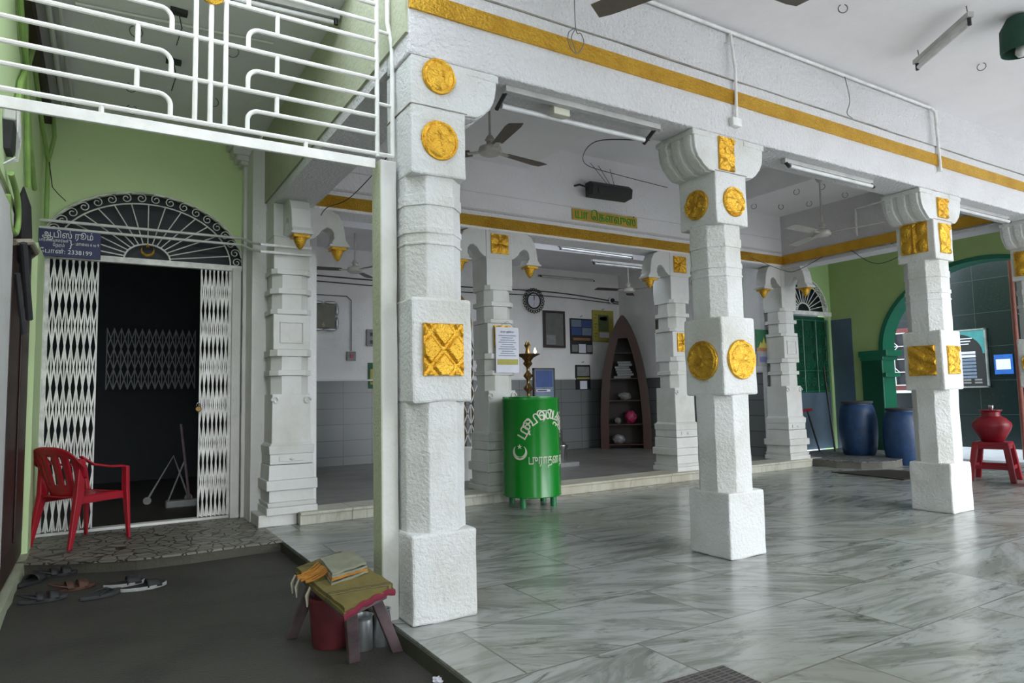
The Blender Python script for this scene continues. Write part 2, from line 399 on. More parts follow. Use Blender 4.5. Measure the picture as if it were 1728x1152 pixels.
def text(body, size, mat, parent, fmat, name='lettering', center=True, depth=.002, width=None, bold=0.):
    bm, w = text_bm(body, size, depth, bold=bold)
    s = (width/w) if (width and w) else 1
    m0 = Matrix.Diagonal((s, 1, 1, 1)) @ Matrix.Translation((-w/2 if center else 0, 0, 0))
    xf(bm, fmat @ m0); return obj(name, bm, mat, parent)
FACE_Y = lambda x, y, z: Matrix.Translation((x, y, z)) @ Matrix.Rotation(PI/2, 4, 'X')                       # text facing -Y
FACE_X = lambda x, y, z: Matrix.Translation((x, y, z)) @ Matrix.Rotation(-PI/2, 4, 'Z') @ Matrix.Rotation(PI/2, 4, 'X')  # facing -X

# ================================================================== SETTING
GZ = -.08
ZC = 3.68
struct('floor', box(B(), 1.253, 13.6, -.6, 6.6, -.5, 0), M['marble'])
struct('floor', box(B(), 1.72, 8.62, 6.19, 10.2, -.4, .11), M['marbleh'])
# asphalt and yard
struct('floor', box(B(), -.55, 1.253, -3, 7.2, -.5, GZ), M['street'])
struct('floor', box(B(), -40, 60, -50, -3, -.6, GZ-.02), M['ground'])
struct('floor', box(B(), 1.253, 40, -3, -.6, -.6, GZ), M['ground'])
struct('floor', box(B(), 13.6, 40, -.6, 30, -.6, GZ), M['ground'])
pts = [(-.5, 5.98), (-.36, 5.90), (-.05, 5.72), (.25, 5.60), (.6, 5.58), (.95, 5.60), (1.253, 5.60), (1.253, 7.1), (-.5, 7.1)]
struct('floor', wobble(poly(B(), [pts], XY, -.012, .001), .003, 6, .2), M['mosaic'])
struct('floor', wobble(poly(B(), [[(x*.995, y+.012) for x, y in pts]], XY, GZ-.02, -.012), .006, 6, .2), M['cement'])
# gate sill
struct('trim_1', box(B(), -.46, 1.2, 7.02, 7.12, 0, .025), M['grey'], bev=.004)
# hall step
struct('trim_14', wobble(box(B(), 1.240, 1.256, .2, 5.6, GZ, -.012), .003, 8, .1), M['moss'])
st = struct('trim_2', box(B(), 1.53, 8.75, 6.17, 6.32, 0, .085), M['step'], bev=.004)
slab = obj('step_slab', box(B(), 1.53, 8.75, 6.15, 6.5, .085, .112), M['step'], st, bev=.006)
# ---- walls
struct('wall_left', box(B(), -.75, -.5, -3, 7.2, -.4, ZC), M['pist'])
struct('wall_light_block', box(B(), .9, 4.2, -5.5, -3.2, -.4, 5.5), M['pist'])  # unseen block added to keep light off the pillars' left faces
# green gate wall with arched opening
arc = [(.34+.85*math.cos(a), 2.40+.66*math.sin(a)) for a in [PI*i/28 for i in range(29)]]
outl = [(-.75, 0), (-.75, ZC), (1.27, ZC), (1.27, 0), (1.19, 0)]+arc+[(-.51, 0)]
struct('wall_gate', poly(B(), [outl], XZ, 7.05, 7.25), M['green'])
# pier between gate and hall
bm = B(); box(bm, 1.19, 1.33, 6.62, 7.05, 0, 3.5)
struct('wall_pier', wobble(bm, .004, 5, .15), M['grey'])
# grey pilaster with stepped corbel by the gate
t = thing('wall_pilaster', 'slim grey pilaster with a stepped corbel right of the folding gate', 'pilaster')
obj('shaft', wobble(box(B(), 1.16, 1.25, 6.93, 7.05, 0, 3.42), .004, 6, .12), M['grey'], t, bev=.006)
bm = B()
for i, (w, z0, z1) in enumerate(((.04, 3.42, 3.47), (.08, 3.45, 3.52), (.12, 3.50, 3.58), (.15, 3.57, 3.67))): box(bm, 1.16-w, 1.26, 6.9-w*.6, 7.05, z0, z1)
obj('corbel', bm, M['grey'], t, bev=.008)
tt = thing('gate_post', 'grey painted jamb post at the right edge of the folding gate', 'post')
obj('post_body', box(B(), 1.07, 1.15, 6.96, 7.05, .0, 2.40), M['grey'], tt, bev=.006)
# office room behind gate
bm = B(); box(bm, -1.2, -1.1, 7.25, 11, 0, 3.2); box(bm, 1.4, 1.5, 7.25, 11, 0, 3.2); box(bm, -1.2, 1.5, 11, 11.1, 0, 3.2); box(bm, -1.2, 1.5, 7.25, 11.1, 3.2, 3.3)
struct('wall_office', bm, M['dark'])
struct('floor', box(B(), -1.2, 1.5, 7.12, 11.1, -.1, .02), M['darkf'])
# hall walls
zt = 1.39
bm = B(); box(bm, 1.6, 8.9, 10.15, 10.35, zt, 3.6); struct('wall_back', bm, M['hall'])
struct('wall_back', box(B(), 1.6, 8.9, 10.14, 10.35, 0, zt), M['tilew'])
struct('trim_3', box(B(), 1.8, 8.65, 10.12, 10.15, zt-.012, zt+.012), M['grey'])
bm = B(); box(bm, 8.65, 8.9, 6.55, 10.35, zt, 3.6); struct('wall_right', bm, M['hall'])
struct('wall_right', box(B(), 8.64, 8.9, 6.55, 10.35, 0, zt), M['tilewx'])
struct('trim_4', box(B(), 8.61, 8.64, 6.55, 10.1, zt-.012, zt+.012), M['grey'])
struct('wall_hall_side', box(B(), 1.55, 1.8, 6.65, 10.3, 0, 3.6), M['hall'])
struct('trim_5', box(B(), 8.50, 8.57, 6.66, 6.74, .11, 2.9), M['beam'], bev=.006)
# hall ceiling with an unseen gap added behind the back beam for light
bm = B(); box(bm, 1.55, 8.9, 7.25, 10.3, 3.42, 3.55); box(bm, 1.55, 3.2, 6.6, 7.25, 3.42, 3.55); box(bm, 7.6, 8.9, 6.6, 7.25, 3.42, 3.55)
struct('ceiling', bm, M['ceil'])
struct('ceiling', box(B(), 1.8, 8.64, 7.9, 8.15, 3.18, 3.42), M['ceil'])
# ---- ceilings (middle bay of the veranda ceiling is raised)
bm = B()
box(bm, -.75, 1.31, -3, 1.5, ZC, ZC+.35)  # unseen gap up to the next slab, added to light the left bay
box(bm, -.75, 1.31, 3.95, 7.2, ZC, ZC+.35)
box(bm, 1.31, 11.2, -.9, 3.4, ZC, ZC+.35)
box(bm, 1.31, 4.06, 3.4, 6.6, ZC-.02, ZC+.35)
box(bm, 4.06, 7.3, 3.4, 6.6, 3.96, ZC+.35)
box(bm, 7.3, 11.1, 3.4, 7.3, ZC-.04, ZC+.35)
struct('ceiling', bm, M['ceil'])
# ---- beams with gold bands
def beam(x0, x1, y0, y1, z0, zm, z1, rec=.03):
    bm = B(); box(bm, x0, x1, y0, y1, z0, zm); box(bm, x0, x1, y0+rec, y1-rec, zm, z1)
    return wobble(bm, .005, 4, .25)
fb = struct('trim_6', beam(1.31, 12.5, 3.11, 3.42, 2.868, 3.29, ZC+.01), M['beam'], bev=.01)
obj('gold_band', wobble(box(B(), 1.312, 12.45, 3.096, 3.13, 3.105, 3.207), .004, 9, .1), M['gold'], fb)
bb = struct('trim_7', beam(1.66, 8.85, 6.28, 6.60, 2.90, 3.14, 3.97, .0), M['inner'], bev=.01)
obj('gold_band', wobble(box(B(), 1.675, 8.46, 6.262, 6.30, 2.925, 3.042), .004, 9, .1), M['gold'], bb)
obj('ledge', box(B(), 1.66, 8.45, 6.255, 6.30, 3.09, 3.115), M['beam'], bb, bev=.008)
obj('plaster_seam', box(B(), 1.7, 8.45, 6.272, 6.285, 3.295, 3.302), M['grey'], bb)
obj('mortar_seam', wobble(box(B(), 1.33, 12.4, 3.105, 3.145, 3.284, 3.293), .006, 12, .08), M['grime'], fb)
lb = struct('trim_8', wobble(box(box(B(), 1.31, 1.66, 3.42, 6.60, 2.90, 3.3), 1.33, 1.64, 3.42, 7.05, 3.3, ZC), .006, 4, .25), M['beam'])
# green-washed outer face of the left cross beam
obj('green_side', wobble(box(B(), 1.295, 1.33, 3.12, 7.04, 2.98, ZC-.01), .004, 4, .25), M['pist'], lb)
rb = struct('trim_9', wobble(box(B(), 8.48, 8.85, 3.42, 6.28, 2.88, ZC), .004, 4, .25), M['beam'])
obj('gold_band', box(B(), 8.462, 8.49, 3.45, 6.27, 2.925, 3.055), M['goldf'], rb)
obj('lower_lip', box(B(), 8.45, 8.49, 3.43, 6.27, 2.86, 2.90), M['beam'], rb)

# ================================================================== FRONT PILLARS
def octo(hw, fc, z0, z1):
    return [[(s1, s2, z) for s1, s2 in ((-fc, -hw), (fc, -hw), (hw, -fc), (hw, fc), (fc, hw), (-fc, hw), (-hw, fc), (-hw, -fc))] for z in (z0, z1)]
def corbel_profile(s=1):
    P = [(0, 2.60), (.07, 2.605), (.11, 2.63), (.16, 2.68), (.185, 2.73), (.195, 2.79), (.195, 2.87), (0, 2.87)]
    return P
def disc_bm(rad, ax, pos, rings=True, seed=0):
    """relief medallion: flat face with raised rim; ax 'Y' faces -Y, 'X' faces -X"""
    bm = B(); pr = [(0.001, .012), (rad*.3, .013), (rad*.38, .009), (rad*.72, .009), (rad*.8, .015), (rad*.88, .010), (rad*.97, .013), (rad, .007), (rad, -.012)]
    lathe(bm, pr[::-1], 40)
    random.seed(seed)
    for v in bm.verts:
        d = noise.noise(Vector((v.co.x*38+seed, v.co.y*38, 0)))
        if v.co.z > 0: v.co.z += d*.012
    rm = Matrix.Rotation(PI/2, 4, 'X') if ax == 'Y' else Matrix.Rotation(-PI/2, 4, 'Z') @ Matrix.Rotation(PI/2, 4, 'X')
    xf(bm, Matrix.Translation(pos) @ rm); return bm
def panel_bm(w, h, ax, pos, kind='lattice', seed=0):
    """square relief panel modelled as a displaced grid"""
    n = 44; bm = B(); G = {}
    def hgt(a, b):
        if kind == 'lattice':
            p = abs(((a+b)*1.5) % 1-.5); q = abs(((a-b)*1.5) % 1-.5); e = min(.5-p, .5-q); return .010-.022*max(0, 1-e*7)
        if kind == 'flower':
            rr = math.hypot(a, b); th = math.atan2(b, a)
            pet = .5+.5*math.cos(4*(th-PI/4)); return .014*pet*math.sin(min(1, rr/.6)*PI)+(.010 if rr < .12 else 0)
        if kind == 'rays':
            rr = math.hypot(a, b); th = math.atan2(b, a); return .009*math.cos(10*th)*min(1, rr*2)+(.014 if rr < .1 else 0)
        if kind == 'blobs':
            return .012*max(0, 1-((abs(a)-.28)**2+(abs(b)-.28)**2)*22)+.008*max(0, 1-abs(a)*9)
        return .012*max(0, math.cos((a*1.3+b*b*3)*6))*.6+.006*math.sin(b*13+a*5)
    for i in range(n+1):
        for j in range(n+1):
            a = i/n-.5; b = j/n-.5; z = max(-.001, hgt(a, b)*1.5)+.003*noise.noise(Vector((a*16+seed, b*16, seed)))
            if i in (0, n) or j in (0, n): z = .002
            G[i, j] = bm.verts.new((a*w, b*h, z+.009))
    for i in range(n):
        for j in range(n): bm.faces.new((G[i, j], G[i+1, j], G[i+1, j+1], G[i, j+1]))
    edge = [G[i, 0] for i in range(n)]+[G[n, j] for j in range(n)]+[G[i, n] for i in range(n, 0, -1)]+[G[0, j] for j in range(n, 0, -1)]
    low = [bm.verts.new((v.co.x, v.co.y, -.01)) for v in edge]
    for i in range(len(edge)):
        j = (i+1) % len(edge); bm.faces.new((low[i], low[j], edge[j], edge[i]))
    rm = Matrix.Rotation(PI/2, 4, 'X') if ax == 'Y' else Matrix.Rotation(-PI/2, 4, 'Z') @ Matrix.Rotation(PI/2, 4, 'X')
    xf(bm, Matrix.Translation(pos) @ rm); return bm

FRONT = [  # x centre, label, left corbel?, ornaments (type, axis, z, w, h/kind)
 (1.483, 'nearest rough white pillar with two round gold medallions above a square gold lattice panel', False,
  [('disc', 'Y', 2.777, .095), ('disc', 'Y', 2.432, .105), ('panel', 'Y', 1.342, .222, .265, 'lattice')]),
 (3.705, 'second white pillar with round gold medallions on two faces and a plain gold square on its bracket', True,
  [('panel', 'Y', 2.735, .15, .235, 'plain'), ('disc', 'Y', 2.405, .105), ('disc', 'X', 2.405, .105), ('disc', 'Y', 1.315, .135), ('disc', 'X', 1.315, .135)]),
 (6.505, 'third white pillar with square gold relief panels stacked on two faces', True,
  [('panel', 'Y', 2.72, .17, .18, 'wave'), ('panel', 'Y', 2.44, .17, .27, 'wave'), ('panel', 'X', 2.46, .235, .28, 'blobs'), ('panel', 'Y', 1.34, .19, .25, 'wave'), ('panel', 'X', 1.34, .235, .27, 'wave')]),
 (8.77, 'farthest white pillar, cut by the right edge, with a gold square above a gold disc', True,
  [('panel', 'X', 2.43, .25, .27, 'blobs'), ('disc', 'X', 1.34, .13), ('panel', 'Y', 2.43, .2, .27, 'blobs'), ('disc', 'Y', 1.34, .12)])]
for k, (xc, lab, lc, orn) in enumerate(FRONT):
    yc = 3.29
    t = thing('stone_pillar', lab, 'pillar', (xc, yc, 0), group='front row of rough white pillars')
    obj('base_block', wobble(box(B(), -.178, .178, -.178, .178, 0, .432), .007, 7, .05, k), M['white'], t, bev=.012)
    obj('lower_shaft', wobble(loft(B(), octo(.165, .077, .42, 1.085)), .005, 8, .05, k+10), M['white'], t, bev=.005)
    obj('middle_block', wobble(box(B(), -.168, .168, -.176, .168, 1.075, 1.605), .006, 7, .05, k+20), M['white'], t, bev=.014)
    us = obj('upper_shaft', wobble(loft(B(), octo(.160, .077, 1.60, 2.25)), .004, 8, .05, k+30), M['white'], t, bev=.005)
    for z0, z1 in ((2.09, 2.15), (1.945, 1.98), (1.885, 1.90)):
        obj('band', wobble(loft(B(), octo(.166, .080, z0, z1)), .002, 9, .08, k), M['white'], us, bev=.004)
    obj('upper_block', wobble(box(B(), -.162, .150, -.176, .165, 2.245, 2.61), .005, 7, .05, k+40), M['white'], t, bev=.01)
    bm = B(); box(bm, -.16, .16, -.174, .172, 2.60, 2.868)
    poly(bm, [[(a+.15, b) for a, b in corbel_profile()]], XZ, -.174, .172)
    if lc: poly(bm, [[(-a-.15, b) for a, b in corbel_profile()][::-1]], XZ, -.174, .172)
    br = obj('bracket', wobble(bm, .004, 7, .06, k+50), M['white'], t, bev=.006)
    for s in ((-1, 1) if lc else (1,)):                      # rolled ridges on the curved ends
        for y0, y1 in ((-.150, -.075), (-.04, .04), (.075, .150)):
            bm = B(); pp = corbel_profile()
            out = [(s*(a*1.06+.15), b-.004 if b < 2.8 else b) for a, b in pp[:-1]]+[(s*.13, 2.86)]
            if s < 0: out = out[::-1]
            poly(bm, [out], XZ, y0, y1); obj('ridge', bm, M['white'], br, bev=.012, seg=3)
        bm = B(); box(bm, *sorted((s*.14, s*.36)), -.178, .176, 2.825, 2.868); obj('abacus', wobble(bm, .004, 8, .06, k), M['white'], br, bev=.008)
    bm = B(); box(bm, -.161, .161, -.1765, -.17, 2.606, 2.611); box(bm, -.166, -.15, -.17, .17, 2.606, 2.611); obj('joint_line', wobble(bm, .002, 20, .03, k), M['grime'], br)
    for q, o_ in enumerate(orn):
        fy = -.176; fx = -.168 if o_[2] < 2 else -.162
        pos = (0, fy-.002, o_[2]) if o_[1] == 'Y' else (fx-.002, 0, o_[2])
        if o_[0] == 'disc':
            if k == 0: pos = (-.005, fy-.002, o_[2])
            if k == 1 and o_[1] == 'Y': pos = (.01, fy-.002, o_[2])
            obj('gold_medallion', disc_bm(o_[3], o_[1], pos, seed=k*7+q), M['goldm'], t, smooth=True)
        else:
            if k == 1: pos = (-.045, fy-.0, o_[2])
            obj('gold_panel', panel_bm(o_[3], o_[4], o_[1], pos, o_[5], k*5+q), M['goldm'], t, smooth=True)
# ---- green and white post beside the nearest pillar
t = thing('square_post', 'plain square post, white in front and green on its left side, beside nearest pillar', 'post', (1.262, 3.34, 0))
obj('post_body', wobble(box(B(), -.045, .043, -.060, .06, GZ, 2.345), .003, 5, .1), M['carved'], t, bev=.006)
obj('green_face', box(B(), -.048, -.043, -.058, .06, GZ, 2.34), M['pist'], t)

# ================================================================== BACK PILLARS
def ring4(hw, z): return [(-hw, -hw, z), (hw, -hw, z), (hw, hw, z), (-hw, hw, z)]
def tier(bm, hw, z0, z1, hw2=None): return loft(bm, [ring4(hw, z0), ring4(hw2 or hw, z1)])
def ocl(bm, hw, z0, z1, fc=None):
    fc = fc or hw*.52; return loft(bm, octo(hw, fc, z0, z1))
def notched(bm, hw, z0, z1):                                   # re-entrant cornered drum
    n = hw*.30; m = hw-n
    ring = [(-m, -hw), (m, -hw), (m, -m-n*.5), (m+n*.5, -m-n*.5), (m+n*.5, -m), (hw, -m), (hw, m), (m+n*.5, m), (m+n*.5, m+n*.5), (m, m+n*.5), (m, hw), (-m, hw), (-m, m+n*.5), (-m-n*.5, m+n*.5), (-m-n*.5, m), (-hw, m), (-hw, -m), (-m-n*.5, -m), (-m-n*.5, -m-n*.5), (-m, -m-n*.5)]
    return loft(bm, [[(a, b, z) for a, b in ring] for z in (z0, z1)])
ARM = [(.10, 2.905), (.36, 2.905), (.43, 2.87), (.475, 2.79), (.495, 2.70), (.505, 2.62), (.535, 2.585), (.53, 2.565), (.365, 2.565), (.37, 2.60), (.39, 2.63), (.385, 2.685), (.36, 2.72), (.32, 2.73), (.275, 2.70), (.24, 2.65), (.19, 2.61), (.13, 2.595), (.10, 2.60)]
bud_prof = [(.001, -.125), (.012, -.118), (.028, -.10), (.046, -.065), (.056, -.035), (.056, -.022), (.062, -.02)]
BACK = [(1.478, 'carved white pilaster column at the left end of the hall step, with a blank sunken square panel', ('R', 'F'), None),
        (3.69, 'carved white column behind the green drum, notice sheet hung on its shaft', ('L', 'R'), 'flower'),
        (6.40, 'carved white column half hidden by the second front pillar, gold ray panel at its top', ('L', 'R'), 'rays'),
        (8.60, 'carved white corner column in front of the far arched gate', ('L', 'F'), None)]
for k, (xc, lab, arms, gp) in enumerate(BACK):
    t = thing('carved_column', lab, 'column', (xc, 6.455, 0), group='back row of carved white columns')
    bm = B(); s = 1.0
    for hw, z0, z1, h2 in ((.222, .10, .165, .222), (.205, .165, .205, .215), (.195, .205, .31, .195), (.222, .31, .40, .222), (.200, .40, .53, .197), (.190, .535, .625, .190), (.195, .625, .70, .200), (.19, .70, .725, .172)):
        tier(bm, hw, z0, z1, h2)
    obj('stepped_base', wobble(bm, .003, 7, .09, k), M['carved'], t, bev=.006)
    body = obj('lower_shaft', wobble(tier(B(), .172, .72, 1.16, .168), .003, 7, .09, k+3), M['carved'], t, bev=.006)
    for sx in (-1, 1):                                          # scroll ears at the top of the lower shaft
        bm = B(); tube(bm, [(sx*.14+sx*.035*math.cos(a)*(1-a/9), -.175, 1.10+.04*math.sin(a)*(1-a/9)) for a in [i*.45 for i in range(15)]], .010, 6)
        obj('scroll', bm, M['carved'], body, smooth=True)
    bm = B(); box(bm, -.11, .11, -.2, -.185, .56, .605); fr = obj('carved_tablet', bm, M['carved'], t, bev=.004)
    bm = B(); loft(bm, [[(-.03, -.2, .582), (0, -.2, .60), (.03, -.2, .582), (0, -.2, .564)], [(-.012, -.212, .582), (0, -.212, .59), (.012, -.212, .582), (0, -.212, .574)]]); obj('diamond', bm, M['carved'], fr)
    bm = B()
    ocl(bm, .168, 1.155, 1.325, .086); ocl(bm, .186, 1.325, 1.375, .12); ocl(bm, .168, 1.375, 1.50, .086); ocl(bm, .186, 1.50, 1.56, .13)
    obj('fluted_collar', wobble(bm, .002, 7, .1, k), M['carved'], t, bev=.004)
    bl = obj('panel_block', wobble(box(B(), -.163, .163, -.165, .165, 1.56, 1.885), .003, 7, .09, k), M['carved'], t, bev=.008)
    if gp: obj('gold_panel', panel_bm(.2, .24, 'Y', (.01, -.168, 1.74), 'flower', k), M['goldm'], t, smooth=True)
    else:
        bm = B(); 
        for a in ((-.105, .105, 1.62, 1.63), (-.105, .105, 1.805, 1.815), (-.105, -.095, 1.62, 1.815), (.095, .105, 1.62, 1.815)): box(bm, a[0], a[1], -.176, -.16, a[2], a[3])
        obj('sunken_panel_rim', bm, M['carved'], bl, bev=.003)
    bm = B()
    ocl(bm, .182, 1.885, 1.93, .13); ocl(bm, .163, 1.93, 2.07, .086); ocl(bm, .187, 2.07, 2.12, .12); ocl(bm, .163, 2.12, 2.25, .086); ocl(bm, .178, 2.25, 2.30, .13)
    obj('upper_collar', wobble(bm, .002, 7, .1, k+5), M['carved'], t, bev=.004)
    obj('neck_block', wobble(box(B(), -.163, .163, -.165, .165, 2.295, 2.60), .003, 7, .09, k), M['carved'], t, bev=.008)
    obj('capital_block', wobble(box(B(), -.168, .168, -.172, .168, 2.595, 2.905), .003, 7, .09, k), M['carved'], t, bev=.008)
    if gp: obj('gold_panel', panel_bm(.215, .215, 'Y', (.0, -.175, 2.755), gp, k+3), M['goldm'], t, smooth=True)
    for a in arms:
        bm = B(); poly(bm, [ARM], XZ, -.085, .085)
        rot = {'R': 0, 'L': PI, 'F': -PI/2}[a]; ln = 1.0
        bm2 = B(); box(bm2, .345, .545, -.095, .095, 2.556, 2.576)
        xf(bm, Matrix.Rotation(rot, 4, 'Z')); xf(bm2, Matrix.Rotation(rot, 4, 'Z'))
        off = Vector((0, -.08, 0)) if a in 'LR' else Vector((0, 0, 0))
        xf(bm, Matrix.Translation(off)); xf(bm2, Matrix.Translation(off))
        am = obj('bracket_arm', bm, M['carved'], t, bev=.012, seg=3)
        obj('arm_plate', bm2, M['carved'], am, bev=.006)
        c = Matrix.Rotation(rot, 4, 'Z') @ Vector((.445, 0, 2.553))+off
        bm = B(); lathe(bm, bud_prof, 16, c); box(bm, c.x-.07, c.x+.07, c.y-.07, c.y+.07, c.z-.022, c.z+.004)
        obj('gold_bud', bm, M['goldf'], am, smooth=True)
pl = thing('plinth', 'low white plinth block at the foot of the left carved pilaster', 'plinth')
obj('plinth_block', wobble(box(B(), 1.195, 1.525, 6.26, 6.72, 0, .105), .004, 6, .08), M['carved'], pl, bev=.008)
pl = thing('plinth', 'low white plinth block at the foot of the far corner column', 'plinth')
obj('plinth_block', wobble(box(B(), 8.755, 9.1, 6.24, 6.62, 0, .105), .004, 6, .08), M['carved'], pl, bev=.008)

# ================================================================== RAILING GRILLE
t = thing('iron_grille', 'white painted iron bar grille hanging high between the left wall and the post', 'grille', (0, 3.32, 0))
YR = 0
def rbar(name, pts, rad=.011): return obj(name, tube(B(), [(x, YR, z) for x, z in pts], rad, 8), M['metalw'], t, smooth=True)
fl = obj('flat_bar', box(B(), -.40, 1.20, -.012, .006, 2.302, 2.352), M['metalw'], t, bev=.002)
for x in (-.385, 1.18): obj('screw', lathe(B(), [(.006, -.016), (.006, 0)], 10, (0, 0, 0)), M['black'], fl).matrix_local = Matrix.Translation((x, -.002, 2.327)) @ Matrix.Rotation(-PI/2, 4, 'X') if False else Matrix.Translation((x, .002, 2.327)) @ Matrix.Rotation(PI/2, 4, 'X')
XA0, XA1 = -.42, 1.215
top = 3.62
for z in (2.385, 2.585, 2.79, 2.998, 3.205, 3.412, 3.615): rbar('long_bar', [(XA0, z), (XA1+(.09 if z in (2.385,) else 0), z)], .0115)
for x in (.338, .403, .468): rbar('upright', [(x, 2.385), (x, top)], .0115)
rbar('frame_upright', [(XA1, 2.37), (XA1, top)], .0125)
rbar('conduit_upright', [(XA1+.085, 2.385), (XA1+.085, 3.0), (XA1+.06, 3.12), (XA1+.06, top)], .0125)
for z in (2.66, 3.06): rbar('tie_bar', [(XA1, z), (XA1+.08, z-.003)], .010)
xm = .403
for i, za in enumerate((2.385, 2.585, 2.79, 2.998, 3.205)):
    zb = za+.105; rr = .05
    for s in (-1, 1):
        xe = xm+s*.165
        arcp = [(xe, za)]+[(xe+s*rr*(1-math.cos(a)), zb-rr+rr*math.sin(a)) for a in [j*PI/16 for j in range(9)]]
        end = (XA1, zb) if s > 0 else (XA0, zb)
        rbar('curved_bar', arcp+[end], .011)
        rbar('short_tie', [(xm+s*.30, zb), (xm+s*.30, za+.205)], .011)
for s in (-.43, .44): rbar('short_tie', [(xm+s, 2.345), (xm+s, 2.385)], .011)
bm = B(); lathe(bm, [(.001, -.014), (.04, -.012), (.058, -.004), (.058, .004), (.04, .012), (.001, .014)], 28); xf(bm, Matrix.Translation((xm, -.012, 3.02)) @ Matrix.Rotation(PI/2, 4, 'X'))
obj('gold_boss', bm, M['gold'], t, smooth=True)

# ================================================================== GATE 1
YG = 7.03
def gate_leaf(name, label, x0, x1, n, post_l):
    t = thing(name, label, 'gate', (0, YG, 0), group='leaves of the white folding gate')
    dx = (x1-x0)/n
    for i in range(n+1):
        w = .013 if not (i == 0 and post_l or i == n and not post_l) else .03
        bm = B(); box(bm, x0+dx*i-w/2, x0+dx*i+w/2, -.014, .014, .03, 2.375)
        obj('channel', bm, M['gatew'], t, bev=.003)
    lat = None
    for k in range(-1, 7):
        z0 = .06+k*.36+.11; z1 = z0+.36
        for i in range(n):
            for s in (0, 1):
                xa, xb = x0+dx*(i+s), x0+dx*(i+1-s)
                za, zb = max(z0, .04), min(z1, 2.37)
                if zb <= za: continue
                fa = (za-z0)/.36; fb = (zb-z0)/.36
                lat = lat or B()
                bar(lat, (xa+(xb-xa)*fa, -.014-.006*s, za), (xa+(xb-xa)*fb, -.014-.006*s, zb), .0115, .003)
    obj('lattice', lat, M['gatew'], t)
    return t
gl = gate_leaf('folding_gate', 'wide left leaf of the white lattice folding gate, behind the red armchair', -.42, -.045, 8, True)
gr = gate_leaf('folding_gate', 'right leaf of the white lattice folding gate, padlock hanging on its edge', .80, 1.06, 7, False)
hb = thing('gate_header', 'white iron rail running across the top of the folding gate', 'rail', (0, YG, 0))
obj('rail_bar', box(B(), -.52, 1.16, -.035, .02, 2.375, 2.43), M['gatew'], hb, bev=.004)
obj('side_post', box(B(), -.52, -.435, -.03, .02, 0, 2.375), M['gatew'], hb, bev=.004)
pk = thing('padlock', 'brass padlock hanging at the edge of the right gate leaf', 'padlock', (.785, YG-.05, 1.04))
bm = B(); lathe(bm, [(.001, -.012), (.022, -.012), (.03, 0), (.022, .012), (.001, .012)], 16); xf(bm, Matrix.Rotation(PI/2, 4, 'X')); obj('lock_body', bm, M['brass'], pk, smooth=True)
obj('shackle', tube(B(), [(.016*math.cos(a), 0, .028+.028*math.sin(a)) for a in [i*PI/8 for i in range(9)]], .004, 8), M['steel'], pk, smooth=True)

# fan light
def fanlight(t, cx, cz, rx, rz, ri_x, ri_z, nsp, y, small, mat, tr=.007):
    e = lambda a, k, s=1: (cx+(ri_x if k else rx)*s*math.cos(a), y, cz+(ri_z if k else rz)*s*math.sin(a))
    obj('outer_arc', tube(B(), [e(PI*i/32, 0) for i in range(33)], tr, 6), mat, t, smooth=True)
    obj('inner_arc', tube(B(), [e(PI*i/32, 1) for i in range(33)], tr, 6), mat, t, smooth=True)
    obj('hub_arc', tube(B(), [(cx+small*math.cos(PI*i/16), y, cz+small*.8*math.sin(PI*i/16)) for i in range(17)], tr*1.2, 6), mat, t, smooth=True)
    for i in range(nsp):
        a = PI*(i+1)/(nsp+1)
        obj('spoke', tube(B(), [(cx+small*math.cos(a), y, cz+small*.8*math.sin(a)), e(a, 1)], tr*.8, 6), mat, t)
    nsc = 20
    for i in range(nsc):
        a = PI*(i+.5)/nsc; mx, mz = (rx+ri_x)/2*math.cos(a), (rz+ri_z)/2*math.sin(a)
        rad = min((rx-ri_x), (rz-ri_z))*.42; d = 1 if i < nsc/2 else -1
        pts = [(cx+mx+rad*(1-k/26)*math.cos(a+d*k*.42), y, cz+mz+rad*(1-k/26)*math.sin(a+d*k*.42)) for k in range(20)]
        a2 = a+d*.08*PI*.9; pts = [(cx+rx*.985*math.cos(a-d*.085), y, cz+rz*.985*math.sin(a-d*.085))]+pts
        obj('scroll', tube(B(), pts, tr*.7, 5), mat, t, smooth=True)
fg = thing('fanlight_grille', 'white sunburst iron grille with curled border above the folding gate', 'grille', (0, 7.04, 0))
fanlight(fg, .34, 2.42, .84, .635, .72, .53, 15, -.01, .19, M['gatew'])
obj('back_panel', poly(B(), [[(.34+.848*math.cos(a), 2.41+.655*math.sin(a)) for a in [PI*i/28 for i in range(29)]]], XZ, .09, .11), M['navy'], fg)
cr = [(.056*math.cos(a), .056*math.sin(a)) for a in [PI*1.5+x for x in [(-1+i/12)*2.2 for i in range(25)]]]+[(.046*math.cos(a), .016+.050*math.sin(a)) for a in [PI*1.5+x for x in [(1-i/12)*2.0 for i in range(25)]]]
em = obj('crescent', poly(B(), [[(.34+a, 2.51+b) for a, b in cr]], XZ, -.03, -.018), M['gold'], fg)
star = lambda cx, cz, R: [(cx+(R if i % 2 == 0 else R*.4)*math.sin(i*PI/5), cz+(R if i % 2 == 0 else R*.4)*math.cos(i*PI/5)) for i in range(10)]
obj('star', poly(B(), [star(.34, 2.555, .024)], XZ, -.032, -.02), M['gold'], fg)

# office sign
sg = thing('office_sign', 'navy blue enamel sign with white Tamil lettering over the left gate leaf', 'sign', (-.265, 6.90, 2.49))
obj('sign_board', box(B(), -.245, .235, -.008, .008, -.12, .115), M['signblue'], sg, bev=.002)
